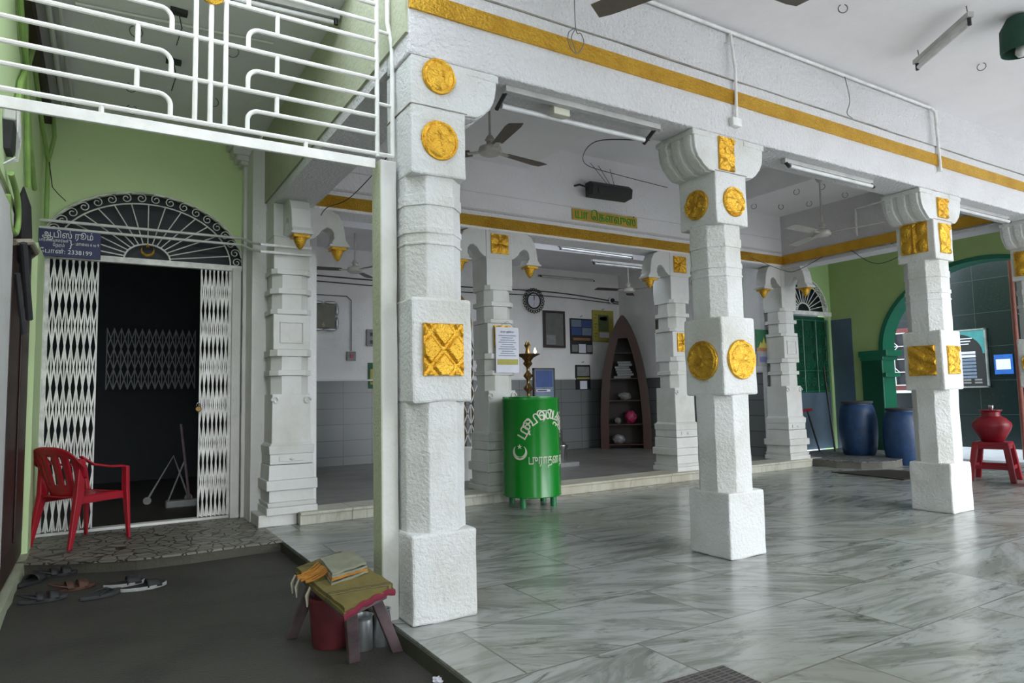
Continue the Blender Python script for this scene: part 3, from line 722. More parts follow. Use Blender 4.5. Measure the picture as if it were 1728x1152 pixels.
# ஆ built from அ plus its leg, the rest typed in visual order
text('ஆபிஸ் ரூம்', .078, M['whitel'], sg, FACE_Y(-.01, -.009, .045), 'heading', True, .002, .37, .0012)
text('பார்ைவயாளர்கள்', .034, M['whitel'], sg, FACE_Y(-.11, -.009, .008), 'small_line', True, .002, .21)
text('ேநரம்', .036, M['whitel'], sg, FACE_Y(-.075, -.009, -.032), 'small_line', True, .002, .085)
text('}', .085, M['whitel'], sg, FACE_Y(.012, -.009, -.028), 'bracket_sign', True, .002)
text('- மாைல 6 to 9', .038, M['whitel'], sg, FACE_Y(.125, -.009, -.010), 'small_line', True, .002, .19)
text('ேபான்: 2338199', .052, M['whitel'], sg, FACE_Y(-.02, -.009, -.092), 'phone_line', True, .002, .38, .0008)

# contents of the dark office
t = thing('folding_gate', 'small dim lattice gate far inside the dark office room', 'gate', (0, 10.8, 0))
bm = B()
for i in range(14): box(bm, .05+i*.085, .062+i*.085, -.01, .01, 1.3, 2.15)
lt = B()
for k in range(3):
    for i in range(13):
        for s in (0, 1): bar(lt, (.056+.085*(i+s), -.015, 1.3+k*.28), (.056+.085*(i+1-s), -.015, 1.58+k*.28), .014, .003)
obj('bars', bm, M['scr'], t); obj('lattice', lt, M['scr'], t)
t = thing('push_broom', 'pale long-handled broom leaning inside the dark office doorway', 'broom', (.78, 7.9, .02))
obj('handle', tube(B(), [(.05, .1, .05), (-.03, .25, .85)], .014, 8), M['wood'], t, smooth=True)
bm = B(); box(bm, -.18, .12, -.02, .10, 0.0, .07); obj('broom_head', bm, M['scr'], t, bev=.01)
obj('brace', tube(B(), [(-.16, .04, .06), (.0, .18, .45)], .008, 6), M['scr'], t)
t = thing('steel_stand', 'thin folding stand with small wheels on the dark office floor', 'stand', (.65, 8.3, .02))
obj('frame', tube(B(), [(-.2, 0, .05), (.05, .05, .5), (.2, 0, .05)], .012, 8), M['scr'], t)
for s in (-1, 1): bm = B(); lathe(bm, [(.001, -.012), (.04, -.012), (.04, .012), (.001, .012)], 16); xf(bm, Matrix.Translation((s*.2, 0, .045)) @ Matrix.Rotation(PI/2, 4, 'X')); obj('wheel', bm, M['scr'], t)

# ================================================================== ARMCHAIR
def armchair():
    t = thing('plastic_armchair', 'red moulded plastic armchair with slotted round back by the folding gate', 'chair', (-.115, 6.55, 0), math.radians(129)); t.scale = (.92, .92, .95)
    red = M['red']
    # local: front of seat is -Y, x across
    bm = B(); n = 14; G = []
    for i in range(n+1):
        row = []
        for j in range(n+1):
            x = (i/n-.5); y = (j/n-.5); hw = .23-.03*(y+.5)
            row.append(bm.verts.new((x*2*hw, y*.44, .415-.018*math.cos(x*PI)*math.cos(y*PI)-(.02*((-y-.35)/.15)**2 if y < -.35 else 0)+.0)))
        G.append(row)
    for i in range(n):
        for j in range(n): bm.faces.new((G[i][j], G[i+1][j], G[i+1][j+1], G[i][j+1]))
    s = obj('seat', bm, red, t, smooth=True); md = s.modifiers.new('thick', 'SOLIDIFY'); md.thickness = .012
    bm = B(); box(bm, -.235, .235, -.235, -.215, .34, .41); box(bm, -.235, -.215, -.225, .2, .35, .41); box(bm, .215, .235, -.225, .2, .35, .41)
    obj('apron', bm, red, t, bev=.008)
    # back: curved shell with slots
    bm = B(); nu, nv = 28, 16; V = {}
    def bk(uu, vv):                                            # uu -1..1, vv 0..1
        ang = uu*1.08; wid = .20+.07*math.sin(min(1, vv*1.0)*PI*.62)
        x = math.sin(ang)*wid*1.2; y = .20+.135*vv-(1-math.cos(ang))*.17
        z = .40+.42*vv
        if vv > .55: z -= (vv-.55)*.34*(uu*uu)**1.5*.9
        return (x, y, z)
    for i in range(nu+1):
        for j in range(nv+1): V[i, j] = bm.verts.new(bk(i/nu*2-1, j/nv))
    for i in range(nu):
        for j in range(nv):
            slot = (i in (5, 9, 13, 14, 18, 22)) and 4 <= j <= 12 
            narrow = abs(i/nu*2-1+.035) > .62 and j < 6
            if slot or narrow: continue
            bm.faces.new((V[i, j], V[i+1, j], V[i+1, j+1], V[i, j+1]))
    for v in list(bm.verts):
        if not v.link_faces: bm.verts.remove(v)
    s = obj('backrest', bm, red, t, smooth=True); md = s.modifiers.new('thick', 'SOLIDIFY'); md.thickness = .010
    for sx in (-1, 1):
        P = [(sx*.225, .19, .735), (sx*.262, .10, .665), (sx*.275, -.05, .635), (sx*.27, -.17, .628), (sx*.262, -.215, .615)]
        bm = B(); loft(bm, [[(p[0]-.024, p[1], p[2]-.008), (p[0]+.024, p[1], p[2]-.008), (p[0]+.022, p[1], p[2]+.010), (p[0]-.022, p[1], p[2]+.010)] for p in P]); obj('armrest', bm, red, t, bev=.006)
        bm = B(); L = [(sx*.262, -.215, .625, .030), (sx*.245, -.235, .42, .032), (sx*.262, -.262, .0, .017)]
        loft(bm, [[(x-w, y-w*.6, z), (x+w, y-w*.6, z), (x+w, y+w*.6, z), (x-w, y+w*.6, z)] for x, y, z, w in L]); obj('leg', bm, red, t, bev=.008)
        bm = B(); L = [(sx*.228, .185, .72, .030), (sx*.215, .195, .42, .036), (sx*.235, .275, 0, .018)]
        loft(bm, [[(x-w*.7, y-w, z), (x+w*.7, y-w, z), (x+w*.7, y+w, z), (x-w*.7, y+w, z)] for x, y, z, w in L]); obj('leg', bm, red, t, bev=.008)
    return t
armchair()

# ================================================================== FOOTWEAR
def sandal(label, x, y, rz, solemat, strapmat, kind='slide', L=.26, lift=0, tilt=0):
    t = thing('sandal', label, 'sandal', (x, y, GZ+lift), rz, 'footwear left in front of the tiled step')
    out = []
    for i in range(28):
        a = 2*PI*i/28; ca, sa = math.cos(a), math.sin(a)
        w = .047-.008*ca*(-1)+(.004 if ca > 0 else -.004); out.append((ca*L/2, sa*w*(1.0 if ca > -.3 else .92)))
    bm = B(); loft(bm, [[(a, b, z+(.006*(a/(L/2))**2)) for a, b in out] for z in (0.0, .022)])
    obj('sole', bm, solemat, t, bev=.004)
    if solemat is M['sole']:
        bm = B(); loft(bm, [[(a*.95, b*.93, z+(.006*(a/(L/2))**2)) for a, b in out] for z in (.0225, .026)]); obj('footbed', bm, strapmat, t)
    if kind == 'slide' or kind == 'buckle':
        spans = [(.01, .095)] if kind == 'slide' else [(.03, .085), (-.035, .005)]
        for x0, x1 in spans:
            bm = B(); rows = []
            for q in range(5):
                xx = x0+(x1-x0)*q/4
                rows.append([bm.verts.new((xx, .047*math.cos(a)*1.04, .014+.045*math.sin(a)*(1.1-.25*q/4))) for a in [PI*k/10 for k in range(11)]])
            for a, b in zip(rows, rows[1:]):
                for k in range(10): bm.faces.new((a[k], a[k+1], b[k+1], b[k]))
            o = obj('strap', bm, strapmat, t, smooth=True); md = o.modifiers.new('thick', 'SOLIDIFY'); md.thickness = .004
    if kind == 'buckle':
        obj('heel_strap', tube(B(), [(-.03, .04, .03), (-.09, .036, .05), (-.125, 0, .06), (-.09, -.036, .05), (-.03, -.04, .03)], .006, 6), strapmat, t, smooth=True)
    if kind == 'thong':
        for s in (-1, 1): obj('strap', tube(B(), [(.075, 0, .024), (.04, s*.02, .042), (-.01, s*.04, .034), (-.03, s*.044, .02)], .006, 8), strapmat, t, smooth=True)
    return t
k_ = .959
sandal('dark slide with a white foam sole, rightmost of the footwear', .265, 5.02, math.radians(12), M['sole'], M['sandalk'], 'slide', .27)
sandal('dark slide lying on the back edge of the white-soled slide', .16, 5.18, math.radians(6), M['sole'], M['sandalk'], 'slide', .24, .0)
sandal('flat grey rubber slipper left of the white-soled slide', .03, 4.98, math.radians(28), M['sandalg'], M['sandalk'], 'thong', .25)
sandal('brown leather sandal in the middle of the footwear', -.13, 5.27, math.radians(15), M['sandalb'], M['sandalb'], 'buckle', .27)
sandal('dark buckled sandal at the front left of the footwear', -.27, 5.08, math.radians(5), M['sandalg'], M['sandalk'], 'buckle', .26)
sandal('black closed sandal nearest the green wall edge', -.37, 5.62, math.radians(60), M['sandalk'], M['sandalk'], 'slide', .25)
sandal('black sandal against the tiled step below the armchair', -.235, 5.76, math.radians(10), M['sandalk'], M['sandalk'], 'buckle', .26)

# ================================================================== RUG STOOL AND BUCKETS
A_, B_, C_, D_ = Vector((.865, 2.76, 0)), Vector((1.115, 2.95, 0)), Vector((1.125, 3.60, 0)), Vector((.865, 3.42, 0))
zs = .245
t = thing('wooden_stool', 'worn purplish wooden stool with splayed legs under the folded rug, beside the nearest pillar', 'stool')
bm = B(); poly(bm, [[(p.x, p.y) for p in (A_, B_, C_, D_)]], XY, zs-.035, zs); obj('seat', bm, M['wood'], t, bev=.004)
for p, q in ((A_+Vector((.05, .09, 0)), Vector((1.005, 3.08, 0))), (B_+Vector((-.05, .03, 0)), Vector((1.215, 3.09, 0))), (C_+Vector((-.04, -.05, 0)), Vector((1.16, 3.66, 0))), (D_+Vector((.05, -.02, 0)), Vector((.84, 3.56, 0)))):
    d = .026; bm = B()
    loft(bm, [[(p.x-d, p.y-.016, zs-.02), (p.x+d, p.y-.016, zs-.02), (p.x+d, p.y+.016, zs-.02), (p.x-d, p.y+.016, zs-.02)], [(q.x-d, q.y-.016, GZ), (q.x+d, q.y-.016, GZ), (q.x+d, q.y+.016, GZ), (q.x-d, q.y+.016, GZ)]])
    obj('leg', bm, M['wood'], t, bev=.003)
# rug draped over the stool
rg = thing('folded_rug', 'olive striped rug with crimson edge draped over the wooden stool', 'rug', (.987, 3.20, zs+.002), 0)
def rugmesh(L, Wd, z0, th, droop, seed=0, layers=1):
    bm = B(); nu, nv = 26, 26; R1 = []
    for lay in (0, 1):
        R_ = []
        for i in range(nu+1):
            row = []
            for j in range(nv+1):
                x = (i/nu-.5)*Wd; y = (j/nv-.5)*L
                z = z0+(th if lay else 0)+.006*noise.noise(Vector((x*7+seed, y*7, 0)))+.004*noise.noise(Vector((x*18, y*18, seed)))
                ex = max(0, abs(y)-.36); z -= droop*ex*ex*9
                ey = max(0, abs(x)-.17); z -= droop*ey*ey*10
                row.append(bm.verts.new((x, y, z)))
            R_.append(row)
        R1.append(R_)
    for lay in (0, 1):
        for i in range(nu):
            for j in range(nv):
                q = (R1[lay][i][j], R1[lay][i+1][j], R1[lay][i+1][j+1], R1[lay][i][j+1]); bm.faces.new(q if lay else q[::-1])
    ed = [(i, 0) for i in range(nu)]+[(nu, j) for j in range(nv)]+[(i, nv) for i in range(nu, 0, -1)]+[(0, j) for j in range(nv, 0, -1)]
    for k in range(len(ed)):
        a, b = ed[k], ed[(k+1) % len(ed)]
        bm.faces.new((R1[0][a[0]][a[1]], R1[0][b[0]][b[1]], R1[1][b[0]][b[1]], R1[1][a[0]][a[1]]))
    return bm
def shear(bm): return xf(bm, Matrix(((.78, 0, 0, 0), (.61, 1, 0, 0), (0, 0, 1, 0), (0, 0, 0, 1))))
obj('rug_layer', shear(rugmesh(.80, .385, .004, .014, .35, 1)), M['rug'], rg, smooth=True)
obj('rug_layer', shear(rugmesh(.78, .37, .019, .016, .35, 3)), M['rug'], rg, smooth=True)
obj('crimson_edge', shear(tube(B(), [((i/14-.5)*.39, -.395-.004*math.sin(i), .010+.004*math.sin(i*1.7)-.05*(abs(i/14-.5))**2) for i in range(15)], .014, 8)), M['rugred'], rg, smooth=True)
for j, (xx, yy) in enumerate(((-.20, .36), (-.20, .28), (-.195, .10))):
    obj('tassel', shear(tube(B(), [(xx, yy, .005), (xx-.02, yy+.01, -.03), (xx-.022, yy-.004, -.075)], [.008, .014, .005], 8)), M['rope'], rg, smooth=True)
mt = thing('folded_mat', 'small sage grey folded mat with orange fringe on top of the olive rug', 'mat', (1.01, 3.26, zs+.040), 0)
for i in range(4):
    bm = rugmesh(.36-.008*i, .24-.006*i, .0+.0125*i, .010, .15, i+5)
    xf(bm, Matrix(((.85, .10, 0, 0), (.42, .95, 0, 0), (0, 0, 1, 0), (0, 0, 0, 1))))
    obj('mat_fold', bm, M['mat2'] if i == 3 else (M['fringe'] if i % 2 else M['mat2']), mt, smooth=True)
for j in range(22):
    y0 = -.12+.24*random.random(); L = .05+.05*random.random()
    obj('fringe_strand', tube(B(), [(-.095, y0, .035), (-.12, y0-.01, .02), (-.12-L*.6, y0-.03*random.random()-.01, .004), (-.12-L, y0-.05*random.random(), .002)], .0035, 5), M['fringe'], mt)
bk = thing('plastic_bucket', 'dusty dark red bucket tucked under the wooden stool', 'bucket', (.985, 3.36, GZ))
bm = B(); lathe(bm, [(.001, 0), (.085, 0), (.09, .006), (.108, .225), (.118, .228), (.118, .238), (.106, .238), (.086, .01), (.001, .01)], 32); obj('bucket_body', bm, M['bucket'], bk, smooth=True)
obj('handle', tube(B(), [(.112*math.cos(a), .112*math.sin(a), .21+.02*math.sin(a*2)) for a in [i*PI/14 for i in range(15)]], .004, 6), M['wire'], bk)
def jug(label, x, y, r0, r1, h):
    t = thing('metal_jug', label, 'jug', (x, y, GZ))
    bm = B(); lathe(bm, [(.001, 0), (r0, 0), (r0+.002, .005), (r1, h-.02), (r1, h-.008), (r1+.006, h), (r1-.001, h), (r1-.004, h-.02), (r0-.004, .008), (.001, .008)], 28); obj('jug_body', bm, M['alu'], t, smooth=True)
    obj('handle', tube(B(), [(0, r1, h-.02), (0, r1+.03, h-.01), (0, r1+.035, h-.05), (0, r0+.01, h*.35)], .006, 8), M['alu'], t, smooth=True)
jug('straight-sided aluminium jug standing between the stool legs', 1.092, 3.215, .046, .046, .155)
jug('conical aluminium jug behind the slanting stool leg', 1.195, 3.225, .054, .036, .165)
pp = thing('paper_scrap', 'crumpled white scrap on the asphalt below the marble edge', 'litter', (1.225, 2.66, GZ))
bm = B(); bmesh.ops.create_icosphere(bm, subdivisions=3, radius=.022)
for v in bm.verts: v.co += noise.noise_vector(v.co*60)*.014; v.co.z = v.co.z*.6+.012
obj('scrap', bm, M['paper'], pp)

# ================================================================== GREEN DRUM
DX, DY, DR = 3.79, 6.0-.05, .293
DX, DY = 3.775, 5.865
t = thing('donation_drum', 'big glossy green drum with cream Tamil lettering, standing on short legs', 'drum', (DX, DY, 0))
bm = B(); lathe(bm, [(.001, .10), (DR, .10), (DR+.004, .105), (DR, .115), (DR, 1.055), (DR+.004, 1.06), (DR, 1.075), (DR-.01, 1.075), (DR-.012, 1.06), (.001, 1.06)], 64); obj('drum_body', bm, M['drum'], t, smooth=True)
bm = B()
poly(bm, [[(DR*.98*math.cos(a), DR*.98*math.sin(a)) for a in [PI*.05+i*PI*.9/20 for i in range(21)]]], XY, 1.075, 1.092); poly(bm, [[(DR*.98*math.cos(a), DR*.98*math.sin(a)) for a in [-PI*.95+i*PI*.5/20 for i in range(21)]]], XY, 1.075, 1.09)
obj('lid_plates', bm, M['drum'], t)
for a in (-2.55, -1.05, .5, 2.1): bm = B(); lathe(bm, [(.032, 0), (.032, .105)], 16, (.235*math.cos(a), .235*math.sin(a), 0)); obj('leg', bm, M['drumleg'], t, smooth=True)
tocam = math.atan2(-DY, -DX)                                   # direction to the camera
def on_drum(bm, a0):
    for v in bm.verts:
        a = a0+v.co.x/DR; rr = DR+.001+v.co.z; v.co = Vector((rr*math.cos(a), rr*math.sin(a), v.co.y))
    return bm
def arc_text(body, size, Rr, cx, cz, a_start, step):
    out = B(); a = a_start
    for grp in body:
        bm, w = text_bm(grp, size, .003, bold=size*.02)
        xf(bm, Matrix.Translation((cx, cz, 0)) @ Matrix.Rotation(a-PI/2, 4, 'Z') @ Matrix.Translation((-w/2, Rr, 0)))
        me = bpy.data.meshes.new('tmp'); bm.to_mesh(me); bm.free(); out.from_mesh(me); bpy.data.meshes.remove(me)
        a -= step*(w/size+.12)
    return out
arcb = arc_text(['மு', 'ஹ', 'ை', 'ய', 'த்', 'தீ', 'ன்'], .165, .235, .19, .63, math.radians(150), .30)
bmesh.ops.triangulate(arcb, faces=arcb.faces)
obj('arched_lettering', on_drum(arcb, tocam), M['cream'], t)
bm, w = text_bm('புராதன தர்கா', .125, .003, bold=.003); s_ = .60/w
xf(bm, Matrix.Translation((-.035, .43, 0)) @ Matrix.Diagonal((s_, 1, 1, 1))); bmesh.ops.triangulate(bm, faces=bm.faces)
obj('lower_lettering', on_drum(bm, tocam), M['cream'], t)
bm = B(); cr = [(.075*math.cos(a), .075*math.sin(a)) for a in [PI*1.5+x for x in [(-1+i/14)*2.45 for i in range(29)]]]+[(.058*math.cos(a), .018+.060*math.sin(a)) for a in [PI*1.5+x for x in [(1-i/14)*2.3 for i in range(29)]]]
poly(bm, [[(-.118+a, .545+b) for a, b in cr]], XY, 0, .003); poly(bm, [star(-.118, .60, .026)], XY, 0, .003); bmesh.ops.triangulate(bm, faces=bm.faces)
obj('crescent_and_star', on_drum(bm, tocam), M['cream'], t)

# ================================================================== BRASS LAMP
bl = thing('brass_oil_lamp', 'tall turned brass oil lamp with one burning wick behind the green drum', 'lamp', (4.43, 6.92, .11))
pr = [(.001, 0), (.16, 0), (.165, .02), (.10, .05), (.05, .08), (.03, .14), (.045, .18), (.03, .22)]
z = .25
while z < 1.36: pr += [(.018, z), (.02, z+.03), (.058, z+.075), (.05, z+.095), (.022, z+.125)]; z += .15
pr += [(.02, 1.39), (.05, 1.42), (.075, 1.45), (.145, 1.485), (.15, 1.492), (.05, 1.485), (.03, 1.50), (.02, 1.56), (.04, 1.60), (.02, 1.64), (.001, 1.66)]
obj('lamp_stem', lathe(B(), pr, 24), M['brass'], bl, smooth=True)
obj('flame', lathe(B(), [(.001, 1.495), (.014, 1.51), (.016, 1.525), (.008, 1.55), (.001, 1.57)], 12, (.07, -.06, 0)), M['flame'], bl, smooth=True)
bp_ = thing('brass_finial', 'ornate dark brass fan-shaped ornament beside the oil lamp', 'ornament', (4.20, 7.12, .11))
obj('stem', lathe(B(), [(.12, 0), (.1, .03), (.02, .06), (.02, .9), (.05, .95), (.02, 1.0), (.02, 1.45)], 16), M['brass'], bp_, smooth=True)
for i in range(26):
    a = i*.9; rr = .03+.10*random.random(); bm = B(); bmesh.ops.create_icosphere(bm, subdivisions=2, radius=.035+.02*random.random()); xf(bm, Matrix.Translation((rr*math.cos(a), .3*rr*math.sin(a*2), 1.55+.19*math.sin(a*1.7)+.02)))
    obj('leaf_boss', bm, M['brass'], bp_, smooth=True)
ch = thing('shrine_canopy', 'dark brass shrine canopy crowded with ornaments, glimpsed beside the nearest pillar', 'canopy', (3.80, 7.6, .11))
bm = B(); lathe(bm, [(.02, 1.5), (.20, 1.52), (.22, 1.6), (.19, 1.75), (.21, 1.9), (.19, 2.05), (.14, 2.18), (.06, 2.27), (.01, 2.32)], 28)
for v in bm.verts: v.co += noise.noise_vector(v.co*22)*.03
obj('dome', bm, M['brass'], ch)
for x, y in ((-.17, -.1), (.17, -.1), (.17, .1), (-.17, .1)): obj('post', tube(B(), [(x, y, 0), (x, y, 1.55)], .012, 8), M['brass'], ch)
g3 = thing('lattice_screen', 'narrow folded iron lattice screen standing behind the carved column', 'screen', (3.72, 7.25, .11))
bm = B()
for i in range(5): box(bm, -.22+i*.10, -.205+i*.10, -.01, .01, .40, 1.66)
lt = B()
for k in range(5):
    for i in range(4):
        for s in (0, 1): bar(lt, (-.212+.1*(i+s), -.014, .42+k*.245), (-.212+.1*(i+1-s), -.014, .665+k*.245), .014, .004)
obj('uprights', bm, M['fix'], g3); obj('lattice', lt, M['fix'], g3); obj('kerb', box(B(), -.3, .25, -.08, .08, 0, .40), M['carved'], g3, bev=.01)

# ================================================================== CEILING FANS
def fan(label, c, zc, angs, R=.62, motor=M['fanw'], blade=M['fanb'], mr=.10, group='ceiling fans'):
    t = thing('ceiling_fan', label, 'fan', c, 0, group)
    L = zc-c[2]
    obj('down_rod', tube(B(), [(0, 0, .04), (0, 0, L)], .011, 10), motor, t, smooth=True)
    obj('canopy', lathe(B(), [(.012, L-.09), (.03, L-.08), (.055, L-.03), (.06, L)], 20), motor, t, smooth=True)
    obj('motor', lathe(B(), [(.001, -.045), (.05, -.043), (mr*.9, -.025), (mr, 0), (mr*.92, .025), (.05, .045), (.03, .05), (.03, .08), (.045, .09), (.02, .13), (.001, .14)], 32), motor, t, smooth=True)
    for a in angs:
        bm = B(); n = 7; top = []; bot = []
        for i in range(n+1):
            q = i/n; x = .17+(R-.17)*q; w = .050+.022*q; tw = .16-.05*q; w2 = w*(1 if i < n else .82)
            for arr, dz in ((top, .002), (bot, -.002)): arr.append([(x, -w2, -math.sin(tw)*w+dz), (x, w2, math.sin(tw)*w+dz)])
        rings = [[t_[0], t_[1], b_[1], b_[0]] for t_, b_ in zip(top, bot)]
        loft(bm, rings); xf(bm, Matrix.Rotation(a, 4, 'Z')); bo = obj('blade', bm, blade, t, smooth=True)
        bm = B(); box(bm, mr*.8, .20, -.022, .022, -.006, .004); xf(bm, Matrix.Rotation(a, 4, 'Z')); obj('blade_iron', bm, motor, bo)
    return t
import math as _m
fan('ceiling fan nearest the camera, only two blade tips showing at the top edge', (2.64, 2.27, 3.25), ZC, [_m.atan2(.58, -.31), _m.atan2(-.07, .72), _m.atan2(-.6, -.4)], .66, blade=M['fanb'])
fan('ceiling fan with dusty brown blades seen between the first two front pillars', (2.74, 4.79, 3.15), 3.66, [.16, -1.75, 2.3], .60)
fan('white ceiling fan under the third bay ceiling, seen between the second and third pillars', (7.25, 4.8, 2.94), 3.64, [3.2, 1.15, -1.35], .66, blade=M['fanw'])
fan('dim ceiling fan inside the hall, left of the green and white post', (2.70, 8.2, 2.72), 3.42, [3.0, .9, -1.2], .6)
fan('dim ceiling fan inside the hall near its right wall', (7.2, 8.2, 2.75), 3.42, [3.0, .8, -1.3], .6)

# ================================================================== TUBE LIGHTS
def tubelight(label, a, b, off=(0, 0, -.05), group='unlit tube lights', drop=0, mat=None):
    a, b = Vector(a), Vector(b); d = (b-a).normalized(); t = thing('tube_light', label, 'light', a, 0, group)
    o = Vector(off); bb_ = b-a
    s = d.cross(Vector((0, 0, 1))).normalized()*.022; up = Vector((0, 0, .018))
    bm = B(); loft(bm, [[p-s-up, p+s-up, p+s+up, p-s+up] for p in (Vector((0, 0, 0)), bb_)]); bt = obj('batten', bm, mat or M['fix'], t, bev=.003)
    obj('glass_tube', tube(B(), [o+d*.04, bb_+o-d*.04], .0165, 12), M['tube'], t, smooth=True)
    for p in (Vector((0, 0, 0))+d*.02, bb_-d*.02): obj('end_holder', tube(B(), [p, p+o*1.25], .013, 8), M['black'], bt)
    if drop:
        for q in (.06, .94): obj('hanging_hook', tube(B(), [bb_*q+Vector((0, 0, 0)), bb_*q+Vector((.012, 0, drop*.5)), bb_*q+Vector((0, 0, drop))], .004, 6), M['wire'], bt)
    return t
tl = tubelight('unlit tube light with a cream ballast box, between the first two front pillars', (1.93, 3.2, 2.85), (3.12, 3.2, 2.85), (0, .10, -.055))
tl_b = obj('ballast_box', box(B(), .36, .48, .02, .075, -.06, .0), M['cream'], tl, bev=.006)
tubelight('unlit tube light under the front beam between the second and third pillars', (4.42, 3.22, 2.85), (5.58, 3.22, 2.85), (0, -.03, -.045))
tubelight('unlit tube light under the front beam between the last two pillars', (6.9, 3.25, 2.85), (8.1, 3.25, 2.85), (0, -.03, -.045))
tubelight('unlit tube light on the inner side of the left cross beam', (1.71, 4.6, 3.10), (1.71, 6.1, 3.13), (.05, 0, -.045))
tubelight('unlit tube light hanging below the near ceiling at the top right', (5.32, 2.66, 3.60), (4.95, 2.10, 3.60), (0, 0, -.055), drop=.08)
tubelight('unlit tube light high in the hall just behind the back beam', (5.2, 7.3, 3.10), (6.5, 7.3, 3.08), (0, -.02, -.045), drop=.3)
tubelight('unlit tube light in the hall above the wall clock', (6.75, 10.115, 3.27), (8.0, 10.115, 3.27), (0, -.05, -.02))
tubelight('unlit tube light in the hall between the clock and the right column', (6.0, 7.6, 3.02), (7.1, 7.6, 3.02), (0, -.02, -.045), drop=.38)
tubelight('long white tube on the left bay ceiling behind the iron grille', (.60, 4.24, 3.60), (1.28, 4.20, 3.60), (0, 0, -.045), drop=.06)

sl = thing('spotlight_cluster', 'pair of small grey spotlights hanging from the raised ceiling behind the tube light', 'spotlight', (4.62, 5.1, 3.955))
obj('ceiling_plate', lathe(B(), [(.05, -.03), (.05, 0)], 16), M['fix'], sl)
for k, (dx, dy, a) in enumerate(((-.10, .02, -.9), (.10, 0, .35), (.0, -.05, -.3))):
    bm = B(); lathe(bm, [(.025, 0), (.032, .05), (.034, .13), (.028, .13), (.02, .03)], 14); xf(bm, Matrix.Translation((dx, dy, -.10)) @ Matrix.Rotation(PI+a, 4, 'Y'))
    o = obj('spotlight_head', bm, M['fix'] if k < 2 else M['cable'], sl, smooth=True)
    obj('bracket', tube(B(), [(0, 0, -.02), (dx, dy, -.10)], .008, 6), M['cable'], o)
# green lamp shade, top right
gs = thing('hanging_lamp', 'dark green shaded hanging lamp cut off at the top right corner', 'lamp', (5.42, 2.01, 3.53))
bm = B(); lathe(bm, [(.02, .15), (.07, .13), (.115, .05), (.12, -.09), (.115, -.12), (.11, -.12), (.11, .04), (.02, .12)], 24); obj('shade', bm, M['rubgreen'], gs, smooth=True)
obj('bulb', lathe(B(), [(.001, -.155), (.02, -.15), (.035, -.125), (.03, -.09), (.015, -.06)], 16), M['tube'], gs, smooth=True)
obj('stem', tube(B(), [(0, 0, .13), (0, 0, .18)], .012, 8), M['wire'], gs)

# ceiling hooks (rings)
def ring(x, y, z, rad, label, grp, a=0):
    a = -math.atan2(x, y)+random.uniform(-.5, .5)
    o = obj('ceiling_hook', tube(B(), [(rad*math.cos(q), 0, -rad*.9+rad*math.sin(q)) for q in [PI*.62+i*(2*PI*.88)/16 for i in range(17)]], .0035, 6), M['wire'], None, smooth=True)
    o.location = (x, y, z); o.rotation_euler = (0, 0, a); tag(o, label, 'hook', grp); return o
near = [(4.212, 2.544, 'near the fan blade'), (5.979, 2.49, 'right of the hanging tube light')]
for x, y, w in near: ring(x, y, ZC, .03, 'wire ring hook in the near ceiling %s' % w, 'ring hooks in the near ceiling')
for x, y in [(7.5, 5.29), (7.6, 5.0), (7.563, 6.0), (7.92, 5.84), (8.14, 5.56), (8.2, 5.08), (7.9, 4.6)]:
    ring(x, y, 3.64, .035, 'small wire ring hook in the third bay ceiling, seen past the second pillar', 'ring hooks in the third bay ceiling', .5)
for x, y in [(.148, 5.119), (.152, 6.072), (.765, 5.094), (.76, 6.05), (.17, 6.55)]:
    ring(x, y, ZC, .04, 'wire ring hook in the left bay ceiling, seen through the iron grille', 'ring hooks in the left bay ceiling', .3)
for x, y, w in ((.38, 4.76, 'upper dark cable knot hanging from the left bay ceiling'), (.41, 5.5, 'lower dark cable knot hanging from the left bay ceiling')):
    kx = thing('cable_knot', w, 'cable', (x, y, ZC))
    obj('junction', wobble(box(B(), -.05, .05, -.03, .03, -.03, -.002), .008, 9, .03), M['cable'], kx)
    obj('loose_wire', tube(B(), [(0, 0, -.02), (.02, 0, -.12), (-.01, .01, -.24)], .004, 6), M['cable'], kx)

# ================================================================== CONDUITS AND WIRES
def smooth_path(P, n=6):
    P = [Vector(p) for p in P]; Q = [P[0]]+P+[P[-1]]; out = []
    for i in range(1, len(Q)-2):
        a, b, c, d = Q[i-1:i+3]
        for k in range(n):
            t = k/n; out.append(.5*((2*b)+(c-a)*t+(2*a-5*b+4*c-d)*t*t+(3*b-a-3*c+d)*t**3))
    return out+[P[-1]]
def pipe(name, label, pts, rad, mat, cat='pipe', group=None):
    if name == 'hanging_wire' or cat == 'cable': pts = smooth_path(pts)
    o = obj(name, tube(B(), pts, rad, 10), mat, None, smooth=True); return tag(o, label, cat, group)
pipe('conduit', 'long white conduit running along the joint of near ceiling and front wall', [(2.2, 3.12, ZC-.03), (6.44, 3.12, ZC-.03), (6.46, 3.09, 3.60), (6.47, 3.085, 3.05)], .014, M['pipew'], 'conduit')
cd = pipe('conduit', 'short grey conduit dropping down the front wall above the second pillar', [(3.77, 3.12, 3.64), (3.765, 3.085, 3.35), (3.75, 3.085, 2.99)], .011, M['pipew'], 'conduit')
jb = obj('junction_box', box(B(), 3.70, 3.79, 3.07, 3.11, 2.94, 3.0), M['pipew'], cd, bev=.006)
for z, lab in ((2.665, 'upper white conduit crossing the fanlight and the carved pilaster'), (2.60, 'lower white conduit crossing the fanlight and the carved pilaster')):
    pts = [(-.49, 6.93, z+.05)] if z < 2.62 else [(-.49, 6.93, z+.02)]
    pipe('conduit', lab, [(-.49, 6.97, z+.03), (1.14, 6.90, z+.02), (1.17, 6.60, z-.08), (1.20, 6.25, z-.165), (1.64, 6.24, z-.165)], .013, M['pipew'], 'conduit')
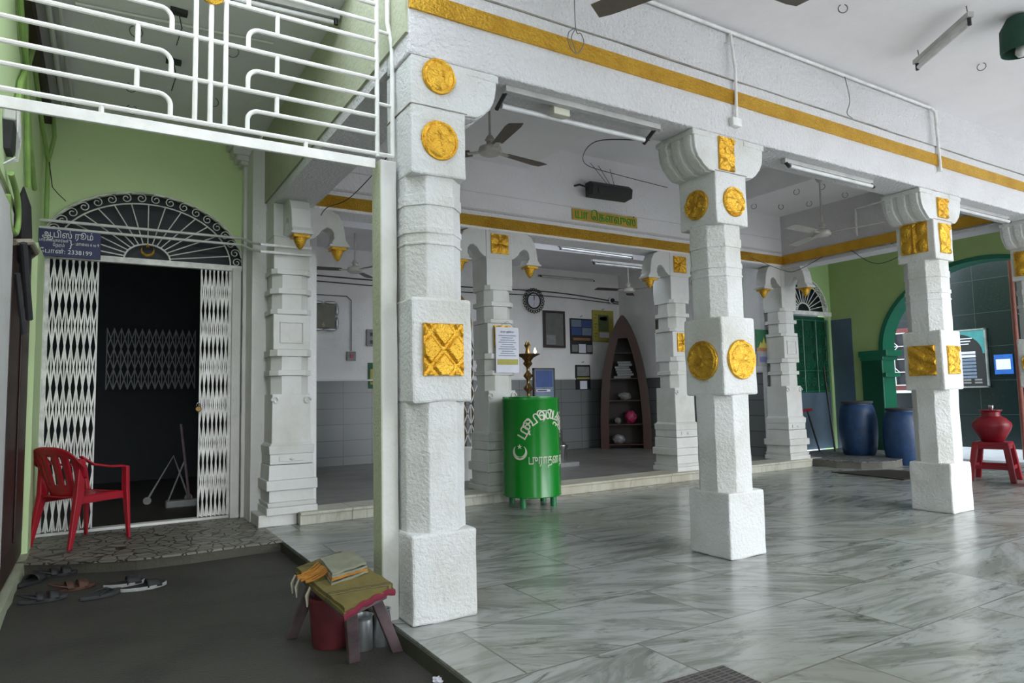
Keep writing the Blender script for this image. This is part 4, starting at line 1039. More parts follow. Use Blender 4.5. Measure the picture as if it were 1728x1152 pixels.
pipe('conduit', 'vertical green painted conduit on the green wall above the office sign', [(-.44, 6.98, 2.70), (-.44, 6.98, 3.25)], .018, M['greenpipe'], 'conduit')
def branch(name, label, segs, rad, mat):
    bm = B()
    for s in segs: tube(bm, s, rad, 8)
    return tag(obj(name, bm, mat, None, smooth=True), label, 'pipes')
branch('conduit_bundle', 'splayed bundle of green painted pipes climbing the upper left corner', [
    [(-.44, 6.98, 3.22), (-.47, 6.5, 3.45), (-.47, 5.6, 3.62)], [(-.44, 6.98, 3.22), (-.40, 6.99, 3.45), (-.42, 6.99, 3.66)],
    [(-.47, 4.9, 2.6), (-.47, 5.0, 3.0), (-.47, 5.25, 3.3), (-.47, 5.1, 3.66)], [(-.46, 4.7, 2.65), (-.46, 4.9, 3.05), (-.46, 5.25, 3.3), (-.45, 5.6, 3.66)],
    [(-.46, 4.55, 3.6), (-.46, 4.9, 3.35), (-.46, 5.25, 3.28), (-.46, 5.4, 2.9), (-.46, 5.6, 2.6)], [(-.47, 5.3, 3.28), (-.47, 5.7, 2.95), (-.47, 6.2, 2.75)]], .017, M['greenpipe'])
struct('trim_10', box(B(), -.5, -.42, 3.4, 7.0, 3.56, ZC), M['brown'])
pipe('conduit', 'first of two grey pipes along the left bay ceiling edge behind the grille', [(-.36, 3.6, 3.64), (-.33, 7.0, 3.64)], .02, M['grey'], 'conduit', 'pipes along the left bay ceiling')
pipe('conduit', 'second of two grey pipes along the left bay ceiling edge behind the grille', [(-.30, 3.6, 3.64), (-.26, 7.0, 3.64)], .015, M['grey'], 'conduit', 'pipes along the left bay ceiling')
pipe('conduit', 'thin pale pipe crossing the left bay ceiling behind the grille', [(-.2, 4.97, ZC-.015), (1.0, 4.87, ZC-.015)], .010, M['grey'], 'conduit')
w = M['wire']
pipe('hanging_wire', 'coiled thin wire hanging in front of the gold band right of the nearest pillar', [(2.34, 3.05, 3.66), (2.34, 3.05, 3.26), (2.37, 3.04, 3.22), (2.39, 3.04, 3.17), (2.36, 3.04, 3.11), (2.32, 3.04, 3.09), (2.28, 3.04, 3.13), (2.28, 3.04, 3.20), (2.33, 3.04, 3.24), (2.30, 3.04, 3.18), (2.32, 3.04, 3.12), (2.33, 3.04, 3.09)], .003, w, 'wire')
pipe('hanging_wire', 'thin wire looping down the front wall between the conduits', [(5.05, 3.07, 3.6), (5.10, 3.07, 3.42), (5.05, 3.07, 3.3), (5.12, 3.07, 3.27)], .003, w, 'wire')
pipe('hanging_wire', 'pair of thin dark wires drooping across the left end of the back gold band', [(1.95, 4.6, 3.4), (2.05, 5.2, 3.2), (1.95, 6.0, 2.98), (1.78, 6.2, 2.90), (1.72, 6.22, 2.82)], .004, M['cable'], 'wire')
pipe('hanging_wire', 'dark wire from the tube light end to the loudspeaker', [(3.13, 3.3, 2.80), (3.4, 4.2, 3.15), (4.5, 5.8, 3.72), (4.9, 6.2, 3.80), (5.4, 6.24, 3.78), (6.2, 6.24, 3.74)], .004, M['cable'], 'wire')
for dx in (0, .12, .3): pipe('hanging_wire', 'thin dark stay wire above the loudspeaker', [(4.95+dx, 6.24, 3.86-.1*dx), (5.15+dx*.3, 6.15, 3.58)], .003, M['cable'], 'wire', 'stay wires above the loudspeaker')
pipe('hanging_wire', 'dark wire sagging under the gold cross band at the far right', [(8.45, 5.2, 2.93), (8.44, 4.9, 2.70), (8.44, 4.6, 2.72), (8.44, 4.3, 2.9)], .004, M['cable'], 'wire')
pipe('hanging_wire', 'wire sagging across the capital of the far corner column', [(7.7, 6.2, 2.95), (8.3, 6.12, 2.80), (8.44, 6.0, 2.80), (8.44, 5.6, 2.92)], .004, M['cable'], 'wire')
pipe('conduit', 'upper white conduit along the third bay side beam behind the third pillar', [(8.44, 5.1, 3.10), (8.44, 5.1, 3.46), (8.44, 3.8, 3.50)], .016, M['pipew'], 'conduit')
pipe('hanging_wire', 'upper cable strung along the hall back wall above the clock', [(1.9, 10.1, 2.98), (4.5, 10.1, 2.95), (7.0, 10.1, 2.98), (8.6, 10.1, 2.88)], .010, M['cable'], 'cable', 'cables on the hall back wall')
pipe('hanging_wire', 'lower cable strung along the hall back wall above the clock', [(1.9, 10.1, 2.90), (4.5, 10.1, 2.86), (7.0, 10.1, 2.90), (8.6, 10.1, 2.84)], .008, M['cable'], 'cable', 'cables on the hall back wall')
pipe('conduit', 'thin conduit dropping to the red socket on the hall back wall', [(1.9, 10.12, 2.68), (3.2, 10.12, 2.68), (3.27, 10.12, 2.62), (3.27, 10.12, 1.84)], .008, M['wire'], 'conduit')

# loudspeaker
sp = thing('loudspeaker', 'long black column loudspeaker hung on the wall above the green Tamil sign', 'loudspeaker', (5.10, 6.13, 3.50), math.radians(-4))
bm = B(); loft(bm, [[(x, -.09, -.075), (x, .06, -.085), (x, .06, .085), (x, -.04, .085), (x, -.11, .03)] for x in (-.27, .30)]); obj('cabinet', bm, M['black'], sp, bev=.006)
bm = B(); lathe(bm, [(.001, 0), (.05, 0), (.05, .01), (.03, .015), (.001, .015)], 20); xf(bm, Matrix.Translation((-.15, -.10, -.02)) @ Matrix.Rotation(PI/2, 4, 'X')); obj('speaker_cone', bm, M['cable'], sp, smooth=True)
obj('wall_bracket', tube(B(), [(-.27, 0, .02), (-.35, .06, .06), (-.38, .13, .06)], .012, 6), M['cable'], sp)
# green sign
ys = thing('painted_sign', 'green Tamil lettering painted on a gold ground above the back gold band', 'sign', (5.18, 6.268, 3.215))
obj('gold_ground', wobble(box(B(), -.50, .50, -.004, .008, -.065, .068), .003, 9, .1), M['goldp'], ys)
text('யா ெகௗவுஸ்', .155, M['signgreen'], ys, FACE_Y(0, -.007, -.045), 'lettering', True, .004, .94, .010)

# ================================================================== HALL WALL ITEMS
YW = 10.145
ck = thing('wall_clock', 'round wall clock in a black sunburst frame of petals', 'clock', (6.63, YW-.03, 2.80))
obj('dial', xf(lathe(B(), [(.001, .012), (.135, .012), (.135, 0), (.001, 0)], 32), Matrix.Rotation(PI/2, 4, 'X')), M['paper'], ck)
obj('rim', tube(B(), [(.14*math.cos(a), -.012, .14*math.sin(a)) for a in [2*PI*i/32 for i in range(32)]], .014, 8, True), M['black'], ck, smooth=True)
for i in range(24):
    a = 2*PI*i/24; obj('petal', tube(B(), [(.20*math.cos(a)+.028*math.cos(q)*math.cos(a)-.02*math.sin(q)*math.sin(a), -.008, .20*math.sin(a)+.028*math.cos(q)*math.sin(a)+.02*math.sin(q)*math.cos(a)) for q in [2*PI*k/10 for k in range(10)]], .007, 5, True), M['black'], ck)
obj('hour_hand', bar(B(), (0, -.018, 0), (.01, -.018, .08), .009, .003), M['black'], ck); obj('minute_hand', bar(B(), (0, -.020, 0), (.0, -.020, .115), .006, .003), M['black'], ck); obj('second_hand', bar(B(), (0, -.022, -.02), (-.012, -.022, -.11), .003, .002), M['black'], ck)
def framed(label, name, x, z, w, h, fmat, inner, cat, fw=.03, y=YW, parts=(), th=.03):
    t = thing(name, label, cat, (x, y-th/2, z))
    bm = B(); box(bm, -w/2, w/2, -th/2, th/2, -h/2, h/2); bd = obj('backing', bm, inner, t)
    if fw:
        bm = B(); box(bm, -w/2-fw, -w/2+.004, -th*.7, th*.5, -h/2-fw, h/2+fw); box(bm, w/2-.004, w/2+fw, -th*.7, th*.5, -h/2-fw, h/2+fw); box(bm, -w/2, w/2, -th*.7, th*.5, h/2-.004, h/2+fw); box(bm, -w/2, w/2, -th*.7, th*.5, -h/2-fw, -h/2+.004)
        obj('frame', bm, fmat, t, bev=.004)
    for nm, x0, x1, z0, z1, m in parts:
        obj(nm, box(B(), x0*w/2, x1*w/2, -th/2-.004, -th/2, z0*h/2, z1*h/2), m, t)
    return t
framed('tall dark-framed mirror right of the wall clock', 'wall_mirror', 7.075, 2.30, .40, .60, M['frame'], M['mirror'], 'mirror', .04, parts=(('reflected_panel', -.95, .1, -.95, -.35, M['scr']),))
def rows(m, x0, x1, z0, z1, n, d=.5):
    return tuple(('text_row', x0, x1-(.12*((i*7) % 3)), z1-(z1-z0)*(i+.5)/n-(z1-z0)/n*d/2, z1-(z1-z0)*(i+.5)/n+(z1-z0)/n*d/2, m) for i in range(n))
framed('large dark poster calendar with blue city pictures, right of the mirror', 'calendar', 7.69, 2.19, .50, .66, M['black'], M['black'], 'calendar', 0, parts=(('picture', -.93, .0, .52, .92, M['skyp']), ('picture', .05, .93, .52, .92, M['bluep']), ('picture', -.93, .0, .05, .48, M['bluep']), ('picture', .05, .93, .05, .48, M['skyp']), ('title_strip', -.8, .8, -.25, -.1, M['orangep']), ('date_sheet', -.3, .35, -.95, -.45, M['paper']), ('side_table', -.93, -.4, -.9, -.5, M['scr']), ('side_table', .45, .93, -.9, -.5, M['scr'])))
framed('yellow tear-off calendar with a green arched picture', 'calendar', 8.22, 2.40, .50, .60, M['yellow'], M['yellow'], 'calendar', 0, parts=(('picture', -.5, .5, -.35, .7, M['olive']), ('arch_top', -.35, .35, .35, .6, M['scr']), ('date_sheet', -.4, .5, -.75, -.42, M['paper']))+rows(M['olive'], -.9, -.6, -.8, .8, 8, .25))
framed('small dark calendar with a yellow strip on the tiled wall', 'calendar', 7.70, 1.42, .33, .46, M['black'], M['navy'], 'calendar', 0, parts=(('picture', -.85, .85, .1, .85, M['scr']), ('yellow_strip', -.9, .9, -.15, -.02, M['yellow']), ('date_sheet', -.5, .5, -.95, -.3, M['paper'])))
for x, z, l in ((7.69, 2.56, 'peg above the dark poster calendar'), (8.22, 2.72, 'peg above the yellow calendar'), (7.70, 1.70, 'peg above the small dark calendar')):
    tag(obj('wall_peg', tube(B(), [(x, YW, z), (x, YW-.05, z), (x, YW-.06, z+.02)], .008, 6), M['alu'], None), 'metal '+l, 'peg')
f6 = framed('square silver-framed panel marked 6 on the hall back wall', 'number_plaque', 2.84, 2.36, .36, .36, M['alu'], M['skin6'], 'picture', 0)
for s in (-1, 1):
    for q in (-.105, .105):
        for hv in (0, 1):
            bm = B(); bmesh.ops.create_icosphere(bm, subdivisions=2, radius=.05); sc_ = (2.0, .4, .55) if hv else (.55, .4, 2.0)
            xf(bm, Matrix.Translation((q if hv else s*.205, -.02, s*.205 if hv else q)) @ Matrix.Diagonal((*[a for a in sc_], 1)))
            obj('frame_leaf', bm, M['alu'], f6, smooth=True)
text('6', .09, M['goldletter'], f6, FACE_Y(0, -.02, -.16), 'number', True)
st_ = framed('small green and yellow sticker at the top of the tiled dado, beside the post', 'wall_sticker', 3.60, 1.46, .12, .40, M['greenprint'], M['greenprint'], 'sticker', 0, parts=(('yellow_shape', -.4, .8, -.7, .5, M['yellow']), ('red_dot', -.2, .6, -.5, -.3, M['red'])), th=.012)
sw = thing('wall_socket', 'small socket box with a red switch on the hall back wall', 'socket', (3.27, YW-.02, 1.76)); obj('plate', box(B(), -.07, .07, -.02, .02, -.07, .07), M['scr'], sw, bev=.004); obj('switch', box(B(), -.02, .03, -.028, -.018, -.03, .03), M['red'], sw)
sw = thing('switch_board', 'grey switch board with black slots beside the post', 'switch', (3.585, YW-.02, 2.05)); obj('plate', box(B(), -.07, .07, -.02, .02, -.13, .13), M['scr'], sw, bev=.004)
for z in (-.07, .05): obj('slot', box(B(), -.02, .04, -.026, -.018, z-.025, z+.03), M['black'], sw)
cc = thing('dome_camera', 'small white dome camera near the top right corner of the hall back wall', 'camera', (8.42, YW-.03, 2.90)); obj('mount', xf(lathe(B(), [(.07, 0), (.06, .03)], 20), Matrix.Rotation(PI/2, 4, 'X')), M['paper'], cc, smooth=True)
bm = B(); bmesh.ops.create_icosphere(bm, subdivisions=3, radius=.045); xf(bm, Matrix.Translation((.01, -.04, 0))); obj('lens', bm, M['black'], cc, smooth=True)
# picture leaning on stand right of drum top
pf = thing('framed_poster', 'blue framed poster leaning behind the green drum', 'picture', (5.52, 8.2, 1.02))
bm = B(); box(bm, -.17, .17, -.012, .012, 0, .46); obj('print', bm, M['skyp'], pf)
obj('blue_picture', box(B(), -.145, .145, -.016, -.012, .20, .44), M['bluep'], pf); obj('caption', box(B(), -.14, .10, -.016, -.012, .13, .165), M['paper'], pf); obj('caption_ink', box(B(), -.13, .04, -.018, -.015, .14, .155), M['black'], pf)
bm = B(); box(bm, -.185, -.165, -.02, .02, -.015, .475); box(bm, .165, .185, -.02, .02, -.015, .475); box(bm, -.185, .185, -.02, .02, .455, .475); box(bm, -.185, .185, -.02, .02, -.015, .005); obj('frame', bm, M['frame'], pf)
tb = thing('wooden_stand', 'light brown wooden stand carrying the framed poster', 'stand', (5.5, 8.26, .11)); obj('stand_top', box(B(), -.22, .22, -.12, .12, .86, .89), M['orangep'], tb)
for sx in (-1, 1):
    for sy in (-1, 1): obj('leg', box(B(), sx*.19-.02, sx*.19+.02, sy*.09-.02, sy*.09+.02, 0, .86), M['orangep'], tb)
# notice on column 2
nt_ = thing('notice_sheet', 'laminated white notice with Tamil text hung on the column behind the drum', 'notice', (3.72, 6.245, 1.65))
obj('sheet', box(B(), -.125, .165, -.004, .003, -.30, .19), M['paper'], nt_)
text('ெபாது அறிவிப்பு', .03, M['ink'], nt_, FACE_Y(.02, -.005, .13), 'heading', True, .001, .17)
for i in range(10):
    wv = .11-.02*((i*5) % 3); obj('text_row', box(B(), .02-wv, .02+wv, -.0055, -.004, .095-i*.024, .103-i*.024), M['skyp'], nt_)
obj('yellow_strip', box(B(), -.11, .15, -.0055, -.004, -.215, -.155), M['yellow'], nt_)
for s in (-1, 1): obj('cord', tube(B(), [(.02+s*.10, 0, .19), (.02, -.012, .255)], .002, 5), M['wire'], nt_)
# boat shelf
bs = thing('boat_bookshelf', 'tall reddish-brown boat-shaped shelf leaning in the hall corner', 'shelf', (8.24, 9.60, .11), math.radians(-38))
def hw_(z): q = z/2.42; return .44*(1-q**2.6)**.75+.015 if q < 1 else .02
zz = [2.42*i/24 for i in range(25)]
bm = B(); poly(bm, [[(-hw_(z), z) for z in zz]+[(hw_(z), z) for z in zz[::-1]]], XZ, .16, .18); obj('back_board', bm, M['boardin'], bs)
for s in (-1, 1):
    bm = B(); ro = [(s*hw_(z), z) for z in zz]
    rings = [[(x, -.16, z), (x-s*.025, -.16, z), (x-s*.025, .16, z), (x, .16, z)] for x, z in ro]; loft(bm, rings); obj('side_board', bm, M['board'], bs)
    bm = B(); rings = [[(x, -.175, z), (x-s*min(.15, abs(x)), -.175, z), (x-s*min(.15, abs(x)), -.155, z), (x, -.155, z)] for x, z in ro]; loft(bm, rings); obj('front_rim', bm, M['board'], bs)
obj('top_board', poly(B(), [[(-hw_(z), z) for z in (2.0, 2.15, 2.3, 2.4)]+[(hw_(z), z) for z in (2.4, 2.3, 2.15, 2.0)]], XZ, -.178, -.15), M['board'], bs)
for z in (.06, .42, .85, 1.25, 1.72): obj('shelf_board', box(B(), -hw_(z)+.02, hw_(z)-.02, -.15, .16, z, z+.02), M['board'], bs)
def sh(name, lab, cat, lx, lz, sx, sz, m, kind='bag'):
    R_ = Matrix.Rotation(math.radians(-38), 3, 'Z'); p = R_ @ Vector((lx, 0, 0))
    if kind == 'bag':
        bm = B(); bmesh.ops.create_icosphere(bm, subdivisions=3, radius=.5)
        for v in bm.verts: v.co += noise.noise_vector(v.co*5+Vector((lx*9, lz, 0)))*.12; v.co = Vector((v.co.x*sx, v.co.y*.18, max(0, (v.co.z+.5)*sz)))
    else: bm = box(B(), -sx/2, sx/2, -.08, .08, 0, sz)
    o = obj(name, bm, m, None, smooth=(kind == 'bag')); o.location = (8.24+p.x, 9.60+p.y, .11+lz); o.rotation_euler = (0, 0, math.radians(-38)); tag(o, lab, cat)
sh('plastic_bag', 'bright pink bag on the second shelf from the bottom of the boat-shaped shelf', 'bag', .10, .44, .22, .24, M['pink'])
sh('paper_bag', 'small pale bag left of the pink bag', 'bag', -.14, .44, .14, .12, M['bag'])
sh('plastic_bag', 'crumpled pale bag on the bottom board of the boat-shaped shelf', 'bag', -.13, .08, .24, .17, M['bag'])
sh('plastic_bag', 'grey bag on the middle board of the boat-shaped shelf', 'bag', .0, .87, .24, .15, M['bag'])
for i in range(7): sh('magazine', 'thin grey magazine in the stack on the upper board of the boat-shaped shelf', 'magazine', .02*((i*3) % 4-1.5), 1.27+i*.045, .30-.01*i, .04, M['scr'] if i % 2 else M['bag'], 'box')
for o in [o for o in C.objects if o.name.startswith('magazine')]: o['group'] = 'magazines stacked on the boat-shaped shelf'
# sheet on right wall
cs = thing('wall_chart', 'narrow dark framed chart on the hall right wall', 'chart', (8.63, 9.0, 2.25), 0); obj('chart_board', box(B(), -.015, .005, -.11, .11, -.22, .22), M['frame'], cs); obj('chart_print', box(B(), -.019, -.015, -.09, .09, -.2, .2), M['skin6'], cs)
# metal grille box near hall
ps = thing('green_calendar', 'calendar with a green picture of a shrine near the far corner column', 'calendar', (8.36, 6.60, 1.70)); ps.name = 'calendar'
obj('picture', box(B(), -.15, .19, -.006, .006, -.02, .30), M['greenprint'], ps); obj('shrine_print', poly(B(), [[(-.11, .02), (-.05, .12), (-.02, .09), (.02, .20), (.05, .09), (.09, .13), (.15, .02)]], XZ, -.009, -.006), M['yellow'], ps); obj('ground_print', box(B(), -.15, .19, -.010, -.006, -.02, .03), M['orangep'], ps)
obj('date_sheet', box(B(), -.14, .18, -.006, .006, -.24, -.02), M['scr'], ps); obj('date_ink', box(B(), -.09, .12, -.008, -.006, -.18, -.10), M['ink'], ps)
gp_ = thing('steel_pot', 'steel pot on a small pedestal on the hall floor, right of the drum', 'pot', (5.47, 7.75, .11))
obj('pedestal', box(B(), -.09, .23, -.12, .12, 0, .06), M['scr'], gp_, bev=.005); obj('pot_body', lathe(B(), [(.07, .06), (.085, .08), (.09, .25), (.11, .28), (.11, .30)], 20), M['steel'], gp_, smooth=True); obj('spout', lathe(B(), [(.09, .30), (.03, .36), (.025, .5), (.001, .52)], 16), M['cable'], gp_, smooth=True)

# ================================================================== FAR RIGHT
XA = 10.9
pts = [(9.0, 6.42), (8.78, 6.1), (8.85, 5.7), (9.15, 5.38), (9.45, 5.30), (10.0, 5.5), (10.9, 6.0), (10.9, 7.05), (9.0, 7.05)]
cur = [(9.12, 6.62), (8.86, 6.25), (8.84, 5.85), (8.95, 5.55), (9.15, 5.37), (9.4, 5.32), (9.75, 5.42), (10.3, 5.7), (10.9, 6.05), (10.9, 7.05), (9.12, 7.05)]
struct('floor', poly(B(), [cur], XY, .088, .10), M['mosaicb'])
struct('floor', poly(B(), [[(x+.01, y+.01) for x, y in cur]], XY, -.02, .088), M['cement2'])
# wall of gate two
GX0, GX1 = 9.45, 10.82; gc = (GX0+GX1)/2; gh = (GX1-GX0)/2
arc = [(gc+gh*math.cos(a), 2.40+.62*math.sin(a)) for a in [PI*i/24 for i in range(25)]]
struct('wall_far_gate', poly(B(), [[(8.6, 0), (8.6, ZC), (11.1, ZC), (11.1, 0), (GX1, 0)]+arc+[(GX0, 0)]], XZ, 7.15, 7.35), M['green2'])
struct('wall_far_gate', box(B(), 8.9, GX0, 7.12, 7.16, 0, 2.35), M['bluewall'])
dg = thing('ornate_gate', 'dark green scrollwork iron gate in the far blue doorway', 'gate', (0, 7.2, 0))
obj('lower_panel', box(B(), GX0, GX1, -.02, .02, .1, 1.05), M['bluewall'], dg)
obj('back_sheet', box(B(), GX0, GX1, .03, .05, 1.05, 2.36), M['dkgreen'], dg)
for x in (GX0+.03, GX0+.38, gc, gc+.35, GX1-.03): obj('upright', tube(B(), [(x, -.02, 1.05), (x, -.02, 2.3)], .014, 8), M['dgreen'], dg)
for z in (1.07, 2.28, 1.42): obj('cross_bar', tube(B(), [(GX0, -.02, z), (GX1, -.02, z)], .012, 8), M['dgreen'], dg)
for i, x in enumerate((GX0+.2, GX0+.55, gc+.17, gc+.52)):
    for z in (1.22, 1.52, 1.78, 2.04):
        for s in (-1, 1): obj('scroll', tube(B(), [(x+s*.07+.06*(1-k/22)*math.cos(k*.5*s), -.02, z+.09*(1-k/22)*math.sin(k*.5)) for k in range(18)], .008, 5), M['dgreen'], dg, smooth=True)
gh2 = thing('gate_header', 'white rail across the top of the far green gate', 'rail', (0, 7.12, 0)); obj('rail_bar', box(B(), GX0-.1, GX1+.03, -.02, .02, 2.36, 2.43), M['gatew'], gh2, bev=.004)
f2 = thing('fanlight_grille', 'white sunburst iron grille above the far green gate', 'grille', (0, 7.14, 0))
fanlight(f2, gc, 2.43, gh-.02, .58, gh-.14, .47, 13, 0, .17, M['gatew'], .009)
obj('back_panel', poly(B(), [[(gc+(gh)*math.cos(a), 2.42+.6*math.sin(a)) for a in [PI*i/24 for i in range(25)]]], XZ, .10, .12), M['navy'], f2)
# arch wall (plane x = XA)
AY0, AY1, AZ = 3.25, 6.33, 1.72
ac = (AY0+AY1)/2; ah = (AY1-AY0)/2
arc = [(ac+ah*math.cos(a), AZ+1.27*math.sin(a)) for a in [PI*i/32 for i in range(33)]]
struct('wall_arch', poly(B(), [[(7.2, 0), (7.2, ZC), (-1, ZC), (-1, 2.9), (2.9, 2.9), (2.9, 0), (AY0, 0)]+arc[::-1]+[(AY1, 0)]], YZ, XA, XA+.3), M['farg'])
struct('wall_arch', box(B(), XA-.015, XA, 6.78, 7.15, 0, 2.3), M['bluewall'])
ar = struct('trim_11', B() if False else poly(B(), [[(ac+(ah-.0)*math.cos(a), AZ+1.27*math.sin(a)) for a in [PI*i/32 for i in range(33)]]+[(ac+(ah-.07)*math.cos(a), AZ+1.21*math.sin(a)) for a in [PI*(32-i)/32 for i in range(33)]]], YZ, XA-.02, XA+.32), M['dgreen'])
for yj, s in ((AY1, 1), (AY0, -1)):
    p = thing('arch_pilaster', 'green gloss pilaster with a capital at the %s foot of the far arch' % ('left' if s > 0 else 'right'), 'pilaster', (XA, yj, 0))
    obj('shaft', box(B(), -.02, .34, *sorted((-.05*s, .30*s)), .0, 1.60), M['dgreen'], p, bev=.01)
    obj('shaded_side', box(B(), -.04, -.018, *sorted((-.045*s, .295*s)), .0, 1.60), M['dkgreen'], p)
    bm = B(); box(bm, -.06, .40, *sorted((-.15*s, .33*s)), 1.62, 1.72); box(bm, -.05, .38, *sorted((-.08*s, .31*s)), 1.56, 1.64); box(bm, -.03, .39, *sorted((-.11*s, .0*s)), 1.28, 1.35)
    obj('capital', bm, M['dgreen'], p, bev=.01)
    obj('foot_block', box(B(), -.015, .38, *sorted((-.10*s, .29*s)), .0, .78), M['dgreen'], p, bev=.02)
# granite facade and bright passage
struct('wall_granite', box(B(), 13.4, 13.6, -1, 12, 0, 4.6), M['granite'])
struct('wall_passage', box(B(), 10.9, 13.6, 11.8, 12, 0, 5.0), M['granite'])
struct('floor', box(B(), 11.2, 13.4, -1, 12, -.05, .012), M['paletile'])
wn = struct('window_1', box(B(), 13.30, 13.40, 7.05, 8.25, 1.05, 2.25), M['maroon'])
obj('dark_glass', box(B(), 13.28, 13.30, 7.17, 8.13, 1.15, 2.15), M['navy'], wn)
for y in (7.17, 7.40, 7.65, 7.90, 8.13): obj('grille_bar', tube(B(), [(13.24, y, 1.15), (13.24, y, 2.15)], .012, 6), M['gatew'], wn)
for z in (1.15, 1.4, 1.65, 1.9, 2.15): obj('grille_bar', tube(B(), [(13.24, 7.17, z), (13.24, 8.13, z)], .010, 6), M['gatew'], wn)
for y in (7.4, 7.65, 7.9):
    for z in (1.4, 1.9): obj('grille_diamond', tube(B(), [(13.235, y, z-.09), (13.235, y+.09, z), (13.235, y, z+.09), (13.235, y-.09, z)], .010, 6, True), M['gatew'], wn)
obj('sill', box(B(), 13.2, 13.4, 6.98, 8.3, 1.0, 1.05), M['grey'], wn)
# prayer time board
bd = thing('timetable_board', 'black and turquoise timetable board on the granite wall behind the third pillar', 'board', (13.38, 6.27, 1.58))
obj('board_panel', box(B(), -.03, .0, -.42, .46, -.48, .52), M['black'], bd); 
bm = B(); box(bm, -.045, .0, -.45, -.42, -.5, .54); box(bm, -.045, .0, .46, .49, -.5, .54); box(bm, -.045, .0, -.45, .49, .52, .545); box(bm, -.045, .0, -.45, .49, -.505, -.48); obj('metal_frame', bm, M['alu'], bd)
for s in (-1, 1):
    cor = [(.02+s*.44, .52), (.02+s*.0, .52)]+[(.02+s*.40*math.sin(a), .10+.36*math.cos(a)) for a in [i*PI/20 for i in range(11)]]+[(.02+s*.44, .10)]
    obj('turquoise_corner', poly(B(), [cor if s < 0 else cor[::-1]], YZ, -.035, -.030), M['teal'], bd)
for q in range(8):
    for yy in (-.14, .17): obj('time_cell', box(B(), -.036, -.030, yy-.12, yy+.12, .10-q*.062, .145-q*.062), M['skyp'] if q > 1 else M['paper'], bd)
for q in range(3): obj('text_row', box(B(), -.036, -.030, -.22+.03*q, .24-.02*q, .37-q*.05, .39-q*.05), M['paper'], bd)
for q in range(2):
    for yy in (-.28, -.1, .1, .28): obj('small_cell', box(B(), -.036, -.030, yy-.06, yy+.06, -.43+q*.05, -.40+q*.05), M['scr'], bd)
bn = thing('blue_notice', 'small bright blue and white notice on the granite wall', 'notice', (13.38, 5.59, 1.47)); bn.name = 'notice_card'
obj('card', box(B(), -.02, .0, -.14, .14, -.17, .17), M['bluelt'], bn); obj('white_field', box(B(), -.024, -.02, -.11, .11, -.09, .09), M['whitel'], bn)
pipe('rain_pipe', 'rust red vertical pipe beside the last pillar', [(11.6, 4.66, 0.012), (11.6, 4.66, 3.6)], .035, M['rust'], 'pipe')

def barrel(label, x, y, z):
    t = thing('plastic_barrel', label, 'barrel', (x, y, z), 0, 'blue barrels by the far arch')
    k = .80/.92; prf = [(.001, 0), (.21, 0), (.225, .02), (.25, .12), (.265, .28), (.27, .42), (.262, .56), (.24, .68), (.215, .745), (.205, .755), (.205, .775)]
    obj('barrel_body', lathe(B(), prf, 36), M['blue'], t, smooth=True)
    obj('lid_ring', lathe(B(), [(.001, .775), (.215, .775), (.222, .785), (.222, .805), (.21, .812), (.19, .80), (.001, .80)], 36), M['sandalg'], t, smooth=True)
    return t
b1 = barrel('blue plastic barrel on the round tiled platform', 9.93, 6.17, .10)
dup(b1, (9.95, 5.50, 0), label='blue plastic barrel half hidden behind the third pillar', group='blue barrels by the far arch')
cn = thing('walking_stick', 'dark stick with a red hand grip leaning on the blue wall', 'stick', (9.95, 6.98, .10))
obj('shaft', tube(B(), [(0, -.12, 0), (.02, .08, .66)], .014, 8), M['black'], cn); obj('grip', tube(B(), [(-.12, .085, .66), (.14, .085, .67)], .022, 8), M['redd'], cn, smooth=True)
pole = tag(obj('wooden_pole', tube(B(), [(10.15, 6.72, .10), (10.5, 7.08, 1.5)], .016, 8), M['black'], None), 'long dark pole leaning beside the far barrel', 'pole')
# dark mats
mm_ = tag(obj('floor_mat', wobble(poly(B(), [[(8.30, 5.57), (8.22, 4.58), (9.05, 4.60), (9.05, 5.22)]], XY, .001, .014), .001, 6, .15), M['brownmat'], None), 'thin dark mat lying before the round tiled platform', 'mat')
tag(obj('floor_mat', poly(B(), [[(2.15, 1.965), (1.45, 1.99), (1.43, 1.50), (2.12, 1.48)]], XY, .001, .012), M['doormat'], None), 'ribbed dark mat at the bottom edge of the marble floor', 'mat')
# red stool with water pot
rs = thing('plastic_stool', 'red plastic stool under the water pot at the right edge', 'stool', (8.98, 3.93, 0), math.radians(14))
bm = B(); 
loft(bm, [[(-a, -a, z), (a, -a, z), (a, a, z), (-a, a, z)] for a, z in ((.175, .405), (.175, .44), (.165, .45))]); obj('seat', bm, M['redd'], rs, bev=.015)
for sx in (-1, 1):
    for sy in (-1, 1):
        bm = B(); loft(bm, [[(sx*c-w_, sy*c-w_, z), (sx*c+w_, sy*c-w_, z), (sx*c+w_, sy*c+w_, z), (sx*c-w_, sy*c+w_, z)] for c, w_, z in ((.148, .032, .42), (.185, .030, .15), (.205, .028, 0))]); obj('leg', bm, M['redd'], rs, bev=.008)
for a in range(4):
    bm = B(); box(bm, -.17, .17, .175, .195, .14, .185); xf(bm, Matrix.Rotation(a*PI/2, 4, 'Z')); obj('stretcher', bm, M['redd'], rs, bev=.004)
    bm = B(); box(bm, -.15, .15, .155, .17, .37, .42); xf(bm, Matrix.Rotation(a*PI/2, 4, 'Z')); obj('apron', bm, M['redd'], rs, bev=.004)
wp = thing('water_pot', 'round red plastic water pot with a steel tumbler on the red stool', 'pot', (8.98, 3.93, .45))
